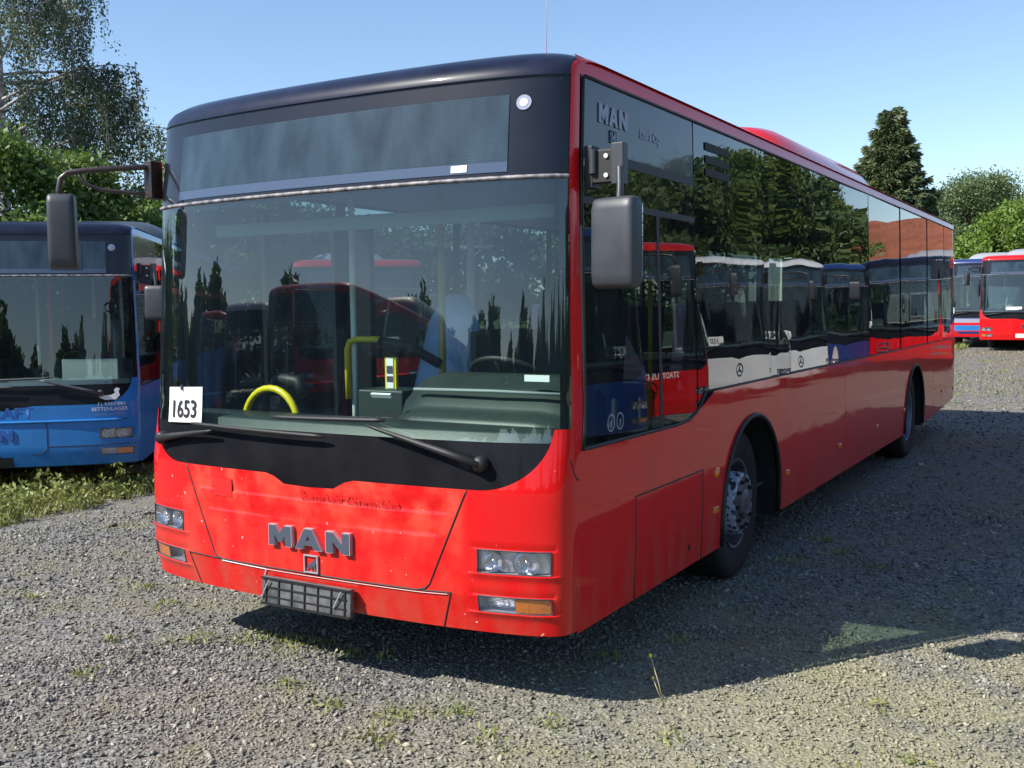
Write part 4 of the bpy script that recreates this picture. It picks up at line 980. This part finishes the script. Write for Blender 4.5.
# plate holder
pl = MB(); rot = Matrix.Rotation(R_(-4), 3, 'X')
pl.box((-0.02, -0.018, 0.395), (0.545, 0.03, 0.135), rot); po = pl.build('number_plate_holder', M['plate'], bus_root, bevel=0.006)
rb = MB()
for k in range(7): rb.box((-0.02-0.24+0.08*k, -0.036, 0.395), (0.006, 0.006, 0.115), rot)
for z in (0.37, 0.415): rb.box((-0.02, -0.036, z), (0.50, 0.006, 0.006), rot)
rb.box((-0.02, -0.037, 0.335), (0.54, 0.010, 0.012)).box((-0.02, -0.033, 0.457), (0.54, 0.010, 0.008))
rb.build('plate_ribs', M['trim'], po)
MB().tube([(-0.285, -0.042, 0.36), (-0.235, -0.042, 0.45)], 0.004, 6).tube([(0.205, -0.042, 0.45), (0.16, -0.042, 0.37)], 0.004, 6).build('plate_clip', M['silver_edge'], po)
# chipped white edge marks on the flap seam
part_tube('scuffed_edge', fline([(-0.60, 0.492), (-0.29, 0.487), (-0.31, 0.455)], 0.004), 0.0022, M['white'])
part_tube('scuffed_edge', fline([(-0.29, 0.487), (0.60, 0.490), (0.74, 0.495)], 0.004), 0.0016, mat('scuffed_paint', (0.8, 0.55, 0.5), 0.5))
# header stickers
st = MB(); c = fx(1.035, 2.585, 0.002)
for rr, mm, nm, o_ in ((0.032, M['grey_text'], 'inspection_sticker', 0.002), (0.017, M['white'], 'sticker_centre', 0.0035)):
    s_ = MB(); rows = [[fx(1.035+r*math.cos(a), 2.585+r*math.sin(a), o_) for a in (2*PI*k/24 for k in range(24))] for r in (rr, 0.0005)]; s_.quad_grid(rows, closed=True); s_.build(nm, mm, bus_root)
MB().quad_grid([[fx(0.72+0.075*i, z, 0.003) for i in range(2)] for z in (2.305, 2.335)]).build('small_white_sticker', M['white'], bus_root)
# side: lettering, grille, belt, hatch, lights, driver window bars
def on_side(y0, z0, off=0.002): return lambda a, b, c: side(1, y0+a, z0+b, off+c)
for ch, y in (('M', 0.56), ('A', 0.68), ('N', 0.80)):
    glyph('side_lettering', ch, S0, y-0.05, 2.535, 0.105, 0.085, 0.0, 0.003, M['grey_text'], bus_root)
text_obj('side_lettering', "Lion's City", 0.062, on_side(1.13, 2.545), M['grey_text'], bus_root, sx=0.95, offset=0.0012, shear=0.2)
emblem(on_side(0.68, 2.49, 0.001), 0.055, M['grey_text'], None, M['grey_text'], bus_root, 'side_emblem')
for k, z in enumerate((2.625, 2.555, 2.485)):
    MB().quad_grid([[side(1, y, zz, 0.001) for y in (1.90, 2.1, 2.30)] for zz in (z-0.044, z)]).build('air_grille', M['ink'], bus_root)
part_tube('belt_strip', sline([(1.86, 1.252), (11.85, 1.252)], -0.002, 40), 0.007, M['trim'])
part_tube('roof_gutter', sline([(0.36, 2.712), (11.7, 2.712)], -0.001, 60), 0.008, M['trim'])
part_tube('window_seal', sline([(0.34, 2.705), (0.325, 1.9), (0.325, 1.118), (1.42, 1.112), (1.58, 1.122), (1.70, 1.155), (1.78, 1.20), (1.84, 1.252)], -0.002, 10), 0.009, M['trim'])
MB().quad_grid([[side(1, y, z, -0.001) for y in (1.19, 1.225)] for z in (1.12, 2.17)]).build('window_bar', M['trim'], bus_root)
MB().quad_grid([[side(1, y, z, -0.001) for y in (0.34, 0.6, 0.9, 1.3, 1.72)] for z in (2.17, 2.20)]).build('window_bar', M['trim'], bus_root)
MB().quad_grid([[side(1, y, z, -0.0015) for y in (0.33, 0.6, 0.9, 1.3, 1.72)] for z in (2.365, 2.41)]).build('window_bar', M['trim'], bus_root)
part_tube('hatch_gap', sline([(0.88, 0.33), (0.88, 0.825), (1.79, 0.825), (1.79, 0.33)], -0.001), 0.005, M['trim'])
o = MB().lathe([(0.004, 0.018), (0.006, 0.01), (0.006, 0)], 12, 'x', (side(1, 1.60, 0.43).x-0.002, 1.60, 0.43)).build('hatch_lock', M['ink'], bus_root)
part_tube('body_seam', sline([(5.20, 0.33), (5.20, 1.24)], -0.002), 0.003, M['darkred']); part_tube('body_seam', sline([(9.9, 0.35), (9.9, 1.24)], -0.002), 0.003, M['darkred']); part_tube('body_seam', sline([(7.05, 0.33), (7.05, 1.24)], -0.002), 0.0025, M['darkred'])
for y, z in ((2.0, 0.565), (3.47, 0.57), (5.0, 0.57), (6.5, 0.57), (7.9, 0.6), (10.6, 0.6)):
    MB().box(side(1, y, z, 0.004), (0.014, 0.075, 0.035)).build('marker_light', M['amber'], bus_root, bevel=0.004)
MB().lathe([(0.0, 0.035), (0.012, 0.030), (0.016, 0.0)], 20, 'x', side(1, 2.02, 0.775, 0.0)).build('side_indicator', M['amber'], bus_root, smooth=True)
for y in (0.60, 0.70):
    s_ = MB(); s_.quad_grid([[side(1, y+r*math.cos(a), 1.205+r*math.sin(a), 0.0005) for a in (2*PI*k/20 for k in range(20))] for r in (0.040, 0.034)], closed=True); q = s_.build('round_sticker', M['grey_text'], bus_root)
    f_ = MB()
    f_.quad_grid([[side(1, y+0.007*math.cos(a), 1.224+0.007*math.sin(a), 0.0005) for a in (2*PI*k/10 for k in range(10))] for _ in (0, 1)], closed=True)
    for a0, b0, a1, b1, w_ in ((0, 1.214, 0, 1.198, 0.005), (-0.004, 1.198, -0.008, 1.178, 0.002), (0.004, 1.198, 0.008, 1.178, 0.002), (-0.013, 1.204, 0.013, 1.208, 0.002)):
        f_.quad_grid([[side(1, y+a0-w_, b0, 0.001), side(1, y+a0+w_, b0, 0.001)], [side(1, y+a1-w_, b1-0.001, 0.001), side(1, y+a1+w_, b1+0.001, 0.001)]])
    f_.build('sticker_figure', M['grey_text'], q)
# antenna
MB().tube([(0.80, 0.85, 2.80), (0.79, 0.88, 3.30), (0.775, 0.92, 4.2)], [0.003, 0.0014, 0.0010], 6).build('antenna', mat('antenna_wire', (0.45, 0.6, 0.8), 0.5), bus_root, smooth=True)
# rear bumper corner hook
MB().lathe([(0.0, 0.02), (0.01, 0.01), (0.011, 0)], 10, 'x', side(1, 11.6, 0.56)).build('tow_cover', M['trim'], bus_root)

# paper number sheet (rests in the windscreen)
ps = MB(); ps.quad_grid([[fx(-1.045+0.29*i/8+0.006*(z-1.2), z+0.012*(i/8), 0.010) for i in range(9)] for z in (1.155, 1.24, 1.335)])
pso = ps.build('paper_sign', M['white'], None); tag(pso, 'white paper sheet with the number 1653, stuck low in the windscreen corner', 'paper sign')
text_obj('number', '1653', 0.125, lambda a, b, c: fx(-0.905+a, 1.225+b+a*0.04, 0.015), M['ink'], pso, sx=0.92, offset=0.0022)
MB().tube([fx(-0.92, 1.325, 0.016), fx(-0.92, 1.352, 0.016)], 0.007, 6).build('clip', M['silver'], pso)

# ------------------------------------------------------------------ blue bus on the left
bb = dict(base); bb['paint'] = M['blue']; bb['wiper'] = mat('greyed_wiper', (0.06, 0.065, 0.07), 0.5); bb['ac'] = mat('dark_roof_unit', (0.05, 0.06, 0.075), 0.5, coat=0.3)
blue = empty('city_bus', (-5.62, 3.72, -0.17)); tag(blue, 'blue city bus behind tall weeds, beside the red bus', 'bus')
bus(blue, bb, False)
BR = R_(40.1)
def place_corner(root, corner_local, target, rz):
    c = Matrix.Rotation(rz, 3, 'Z') @ Vector(corner_local); root.location = (target[0]-c.x, target[1]-c.y, root.location.z); root.rotation_euler = (0, 0, rz)
place_corner(blue, (1.25, 0.32, 0), (-5.67, 3.75), BR)
MB().tube([fx(-1.1+2.2*i/30, 0.795, 0.004) for i in range(31)], 0.014, 6).build('body_ridge', M['blue'], blue, smooth=True)
MB().tube([fx(-1.15+2.3*i/30, 0.80, 0.0) for i in range(31)], 0.004, 6).build('panel_gap', M['trim'], blue)
MB().tube([fx(0.38, 0.79, 0.0), fx(0.38, 0.52, 0.0), fx(0.34, 0.48, 0.0), fx(0.28, 0.465, 0.0), fx(-0.9, 0.45, 0)], 0.004, 6).build('panel_gap', M['trim'], blue)
MB().tube([fx(0.38+0.84*i/12, 0.54, 0.0) for i in range(13)], 0.004, 6).build('panel_gap', M['trim'], blue)
MB().quad_grid([[fx(-0.9+0.95*i/8, z, 0.004) for i in range(9)] for z in (0.335, 0.44)]).build('plate_recess', M['trim'], blue)
for ch, x, w_ in (('M', -0.43, 0.145), ('A', -0.262, 0.160), ('N', -0.078, 0.140)):
    glyph('lettering', ch, F0, x, 0.617, w_, 0.100, 0.0, 0.012, M['blueghost'], blue)
emblem(on_front(-0.18, 0.545, 0.003), 0.09, M['blueghost'], None, M['blueghost'], blue)
text_obj('ghost_lettering', 'KRAFT', 0.15, on_front(0.0, 0.885, 0.002), M['blueghost'], blue, sx=1.15, offset=0.003)
text_obj('advert_lettering', 'F.J. RÄNDERS', 0.045, on_front(1.0, 0.955, 0.003), M['white'], blue)
text_obj('advert_lettering', 'BETTENLAGER', 0.052, on_front(0.98, 0.905, 0.003), M['white'], blue)
text_obj('advert_lettering', 'Qualität seit 1897', 0.036, on_front(0.97, 0.855, 0.003), M['grey_text'], blue, shear=0.3)
sw_ = MB(); sw_.v = [fx(0.86+0.28*x, 0.985+0.14*z, 0.003) for x, z in ((0, .55), (.12, .42), (.5, .45), (.62, .6), (.58, .8), (.66, .98), (.78, .9), (.74, .7), (.78, .4), (.66, .12), (.3, .1), (.12, .25))]; sw_.f = [tuple(range(12))]; sw_.build('swan_motif', M['white'], blue)
MB().box((0.75, 0.34, 1.30), (0.55, 0.05, 0.22)).build('cardboard_sheet', M['cream'], blue, bevel=0.004)
MB().quad_grid([[fx(0.45+0.30*i/4, z, 0.003) for i in range(5)] for z in (2.33, 2.60)]).build('header_sticker', M['grey_text'] if False else M['display'], blue)
MB().quad_grid([[fx(1.03+0.035*math.cos(a), 2.56+0.035*math.sin(a), 0.003+0.0001*k) for a in (2*PI*i/20 for i in range(20))] if k == 0 else [fx(1.03, 2.56, 0.004)]*20 for k in (0, 1)], closed=True).build('round_sticker', M['grey_text'], blue)
MB().quad_grid([[side(1, y, z, 0.003) for y in (0.45, 3, 6, 9, 11.6)] for z in (2.12, 2.20)]).build('red_side_band', M['red2'], blue)
for x, y, z, m_ in ((0.15, 1.2, 1.5, 'red2'), (-0.25, 2.2, 1.6, 'steelpole'), (0.35, 2.4, 1.7, 'steelpole'), (0.75, 2.0, 1.6, 'steelpole')):
    MB().tube([(x, y, 0.6), (x, y, 2.4)], 0.02, 8).build('handrail', M[m_], blue, smooth=True)

# ------------------------------------------------------------------ other buses: one generic, then copies
gp = dict(base); gp['paint'] = M['white_paint']; gp['dome'] = M['white_paint']; gp['ac'] = mat('grey_roof_unit', (0.30, 0.31, 0.33), 0.5, coat=0.3)
gen = empty('city_bus', (0, 0, 0)); bus(gen, gp, False)
W_ = 'white_paint'
def put(label, corner, target, rz, paint, z=None, group=None, first=[True]):
    if first[0] and paint is None: r = gen; first[0] = False
    else: r = dup(gen, (0, 0, 0), 0, {W_: paint} if paint else None)
    r.location.z = float(hgt(*target[:2])) if z is None else z
    place_corner(r, corner, target, rz); tag(r, label, 'bus', group); return r
GR = 'buses parked in the yard'
GM = 'facing row of buses mirrored in the side windows'
# facing row: front centres (x, y) and facing -x  (local -y -> world -x : rz = -90deg)
row = [(4.75, 6.9, 'bluedark', 'dark blue bus facing the driver window, with a paper card on its dash'), (5.0, 9.75, 'red2', 'red bus with white town lettering facing the red bus side'),
       (5.45, 15.0, None, 'first white bus of the facing row, next to the lettered red bus'), (5.35, 18.3, 'white_paint', 'second white bus of the facing row, next to the dark blue one'),
       (5.1, 21.3, 'bluedark', 'dark blue bus of the facing row beyond the white buses')]
made = []
for i, (x, y, pm_, lb) in enumerate(row):
    r = put(lb, (0, 0, 0), (x, y), R_(-63), M[pm_] if pm_ else None, group=GM); made.append(r)
def star(root, x, z, m_, rr=0.11):
    b = MB(); b.tube([fx(x+rr*math.cos(a), z+rr*math.sin(a), 0.012) for a in (2*PI*k/28 for k in range(29))], 0.010, 6, caps=False)
    for k in range(3):
        a = PI/2+2*PI*k/3; b.tube([fx(x, z, 0.014), fx(x+rr*math.cos(a), z+rr*math.sin(a), 0.012)], [0.016, 0.004], 6)
    b.build('star_emblem', m_, root, smooth=True)
for r, m_ in ((made[1], M['ink']), (made[2], M['silver']), (made[3], M['silver'])): star(r, 0, 0.72, m_)
text_obj('town_lettering', 'STADTBUS DORMAGEN', 0.12, on_front(0.05, 0.90, 0.004), M['white'], made[1], sx=1.0, offset=0.002)
text_obj('side_lettering', 'EEV', 0.09, on_front(0.98, 0.53, 0.003), M['white'], made[1], offset=0.003)
for r, s_ in ((made[0], '1481'), (made[1], '1491'), (made[2], '1537'), (made[3], '1542')):
    q = MB().quad_grid([[fx(0.35+0.36*i/4, z, 0.01) for i in range(5)] for z in (1.19, 1.36)]).build('number_card', M['white'], r)
    text_obj('card_number', s_, 0.13, on_front(0.53, 1.275, 0.018), M['ink'], q, offset=0.002)
for r in made[1:4]:
    MB().tube([fx(0.45, 1.25, -0.35), fx(0.62, 2.2, -0.35)], 0.02, 8).build('handrail', M['white'], r)
put('big red bus parked parallel beyond the facing row', (-1.25, 0.3, 0), (2.75, 22.6), 0.10, M['red2'], group=GM)
for c_ in children([o for o in bpy.data.objects if o.get('label', '').startswith('big red bus')][0]):
    if c_.name.startswith('roof_dome'): c_.material_slots[0].material = M['dome']
# far red and blue buses
fr_ = put('far red bus with red window pillars at the yard end', (-1.25, 0.32, 0), (at(981, 300, 31).x, at(981, 300, 31).y), R_(2), M['red2'], group=GR)
q = MB().quad_grid([[fx(-0.55+0.42*i/4, z, 0.01) for i in range(5)] for z in (1.22, 1.31)]).build('windscreen_card', M['white'], fr_)
q = MB().quad_grid([[fx(-0.28+0.25*i/4, z, 0.01) for i in range(5)] for z in (0.40, 0.52)]).build('number_plate', M['white'], fr_)
p = at(948, 300, 33.5); ob = put('far blue and red bus half hidden by the red bus corner', (-1.25, 0.32, 0), (p.x, p.y), R_(4), M['bluedark'], group=GR)
for z0, z1, m_ in ((0.35, 0.55, 'red2'), (0.55, 0.72, 'blue'), (0.72, 0.80, 'red2'), (0.80, 0.93, 'grey_text')):
    MB().quad_grid([[fx(-1.1+2.2*i/20, z, 0.004) for i in range(21)] for z in (z0, z1)]).build('front_stripe', M[m_], ob, smooth=True)
# red bus seen through the windows
p = at(425, 300, 20); rd = put('red bus standing behind, seen through the cab of the near red bus', (1.25, 0.32, 0), (p.x, p.y), R_(42), M['red2'], group=GR)
text_obj('railway_lettering', 'DB', 0.26, on_front(-0.15, 0.80, 0.004), M['white'], rd, offset=0.004)
put('white bus parked on the other side of the blue bus', (1.25, 0.32, 0), (-8.15, 1.65), R_(40.1), M['white_paint'], z=-0.17, group=GR)
# buses behind the photographer, mirrored in the windscreen
for i, (x, y, rz, pm_, lb) in enumerate([(-5.9, -5.9, 180, 'red2', 'red bus across the yard, first of three mirrored in the windscreen'), (-9.9, -7.2, 176, 'white_paint', 'white bus across the yard, mirrored between two red ones'), (-13.8, -7.6, 174, 'red2', 'red bus across the yard, last of three mirrored in the windscreen')]):
    put(lb, (0, 0, 0), (x, y), R_(rz), M[pm_], z=0.0, group='buses across the yard mirrored in the windscreen')


# ------------------------------------------------------------------ weeds, grass, stalk
def blades(P_, h, w_, lean=0.5, mname='dry'):
    n = len(P_); a = rng.uniform(0, 2*np.pi, n); H = h*rng.uniform(0.5, 1.3, n); ln = rng.uniform(0.1, 1.0, n)*lean*H
    dx, dy = np.cos(a), np.sin(a); wx, wy = -dy*w_*0.5, dx*w_*0.5
    b0 = P_+np.stack([wx, wy, 0*a], -1); b1 = P_-np.stack([wx, wy, 0*a], -1)
    m0 = P_+np.stack([dx*ln*.35+wx*.8, dy*ln*.35+wy*.8, H*.6], -1); m1 = P_+np.stack([dx*ln*.35-wx*.8, dy*ln*.35-wy*.8, H*.6], -1)
    t0 = P_+np.stack([dx*ln+wx*.1, dy*ln+wy*.1, H], -1); t1 = P_+np.stack([dx*ln-wx*.1, dy*ln-wy*.1, H], -1)
    V = np.stack([b0, b1, m1, m0, t1, t0], 1).reshape(-1, 3); i = (np.arange(n)*6)[:, None]
    return V, np.concatenate([i+np.array([[0, 1, 2, 3]]), i+np.array([[3, 2, 4, 5]])])
def in_poly(n, poly):
    poly = np.array(poly); lo, hi = poly.min(0), poly.max(0); out = []
    while sum(map(len, out)) < n:
        q = rng.uniform(lo, hi, (n, 2)); ins = np.zeros(n, bool)
        for (x0, y0), (x1, y1) in zip(poly, np.roll(poly, -1, 0)):
            c = ((y0 > q[:, 1]) != (y1 > q[:, 1])) & (q[:, 0] < (x1-x0)*(q[:, 1]-y0)/(y1-y0+1e-12)+x0); ins ^= c
        out.append(q[ins])
    return np.concatenate(out)[:n]
POLY = [(-4.75, 0.0), (-5.30, 2.2), (-5.40, 4.1), (-6.2, 5.2), (-6.9, 4.2), (-8.6, 2.3), (-7.0, 0.2)]
q = in_poly(7500, POLY); P3 = np.column_stack([q, hgt(q[:, 0], q[:, 1])])
V1, F1 = blades(P3, 0.10, 0.010, 0.9)
# leafy weeds: stems with leaf cards, taller towards the bus
st_ = in_poly(420, [(-5.2, 1.0), (-5.45, 3.95), (-6.1, 4.5), (-7.6, 2.7), (-6.6, 0.6)]); pts = []
for x, y in st_:
    dist = (x+5.67)*0.644*-1+(y-3.75)*0.765*1 if False else 0
    H = rng.uniform(0.06, 0.20) if rng.random() < 0.8 else rng.uniform(0.2, 0.36); m_ = int(H*120)
    t = rng.random(m_); lx, ly = rng.normal(0, 0.06, 2)
    pts.append(np.stack([x+lx*t+rng.normal(0, 0.035, m_), y+ly*t+rng.normal(0, 0.035, m_), float(hgt(x, y))+H*t], -1))
V2, F2 = leaf_cards(np.concatenate(pts), 0.06, 0.5, up=0.4); F2 = F2+len(V1)
wd = link('weeds', np_mesh('weeds', np.concatenate([V1, V2]), np.concatenate([F1, F2])), M['leaf_weed']); tag(wd, 'tall green and yellow weeds growing along the blue bus', kind='stuff')
# tufts on the gravel
tc_ = [(-0.05, -0.15, .5), (0.3, -0.25, .7), (0.62, -0.2, 1), (0.85, -0.05, 1), (0.75, -0.42, .8), (1.1, -0.2, .7), (1.25, 0.05, .6), (-0.65, 0.30, 1.3), (-0.45, 0.33, 1.3), (-0.25, 0.36, 1.2), (-0.05, 0.30, .9), (-0.9, 0.1, .9), (0.1, 0.38, .7), (2.6, 0.4, .6), (2.4, 0.2, .5), (2.0, -0.1, .6), (2.35, 0.9, .5), (1.7, 0.15, .5), (-1.6, 0.5, .9), (-2.0, 0.7, .8), (-1.3, -0.1, .7), (-2.4, 0.2, .7), (-1.0, -0.5, .7), (1.35, 3.2, 1), (1.6, 3.6, 1.2), (1.4, 4.0, 1), (1.9, 3.3, .8), (1.3, 1.3, .7), (1.1, 0.9, .9), (0.3, 9.5, 1), (0.8, 15.5, 1.2), (0.6, 17, 1.3), (1.3, 18, 1.2), (0.4, 20, 1.5), (1.4, 21, 1.5), (0.9, 23, 1.5), (0.2, 25.5, 1.6)]
gp_ = []; lp_ = []
for x, y, s_ in tc_:
    n = int(26*s_); a = rng.normal(0, 0.055*s_, (n, 2)); xx, yy = x+a[:, 0]*1.5, y+a[:, 1]*1.5; gp_.append(np.column_stack([xx, yy, hgt(xx, yy)]))
    m_ = int(30*s_); a = rng.normal(0, 0.05*s_, (m_, 2)); lp_.append(np.column_stack([x+a[:, 0], y+a[:, 1], hgt(x+a[:, 0], y+a[:, 1])+rng.uniform(0.004, 0.03, m_)]))
# sparse thin blades all over
x, y, r = scatter_polar(9000, 2.2, 14, 1.4); k = np.sin(x*2.2+1.3)*np.sin(y*1.9+0.4)+0.5*np.sin(x*5+y*3) > 0.35
x, y = x[k], y[k]; sp_ = np.column_stack([x, y, hgt(x, y)])
xs = rng.uniform(-4.0, 3.6, 5000); ys = rng.uniform(17, 30, 5000); far_ = np.column_stack([xs, ys, hgt(xs, ys)])
V1, F1 = blades(np.concatenate(gp_), 0.042, 0.005, 1.2); V2, F2 = blades(sp_, 0.028, 0.005, 1.3); V4, F4 = blades(far_, 0.04, 0.02, 1.2)
V3, F3 = leaf_cards(np.concatenate(lp_), 0.032, 0.4, up=0.5)
vv = [V1, V3]; ff = [F1, F3+len(V1)]
gs = link('grass_tufts', np_mesh('grass_tufts', np.concatenate(vv), np.concatenate(ff)), M['leaf_weed']); tag(gs, 'small green tufts sprouting between the stones', kind='stuff')
gs = link('dry_grass', np_mesh('dry_grass', np.concatenate([V2, V4]), np.concatenate([F2, F4+len(V2)])), M['dry']); tag(gs, 'dry yellow grass blades scattered over the gravel', kind='stuff')
# grass fringe below the far buses
xs = rng.uniform(-6, -1.0, 2500); ys = rng.uniform(30.2, 33, 2500); V1, F1 = blades(np.column_stack([xs, ys, hgt(xs, ys)]), 0.16, 0.03, 0.8)
fg = link('grass', np_mesh('grass', V1, F1), M['leaf_weed']); tag(fg, 'rough grass below the far buses', kind='stuff')
# dandelion stalk
stx, sty = 1.53, 0.53
sk = MB().tube([(stx, sty, 0), (stx-0.02, sty, 0.08), (stx-0.055, sty-0.005, 0.19)], [0.0028, 0.0024, 0.002], 6).tube([(stx-0.005, sty, 0), (stx-0.045, sty+0.0, 0.09)], 0.002, 6).build('dandelion_stalk', mat('pale_stalk', (0.45, 0.38, 0.20), 0.6), None, smooth=True)
tag(sk, 'thin dry dandelion stalk standing at the shadow edge', 'plant')
MB().lathe([(0, 0.001), (0.006, 0.007), (0.016, 0.008), (0.02, 0.001)], 10, 'z', (stx-0.056, sty-0.005, 0.186)).build('flower_head', M['yellow'], sk, smooth=True)
MB().lathe([(0, 0.001), (0.005, 0.006), (0.013, 0.006), (0.016, 0.001)], 10, 'z', (stx-0.046, sty, 0.088)).build('flower_head', M['yellow'], sk, smooth=True)
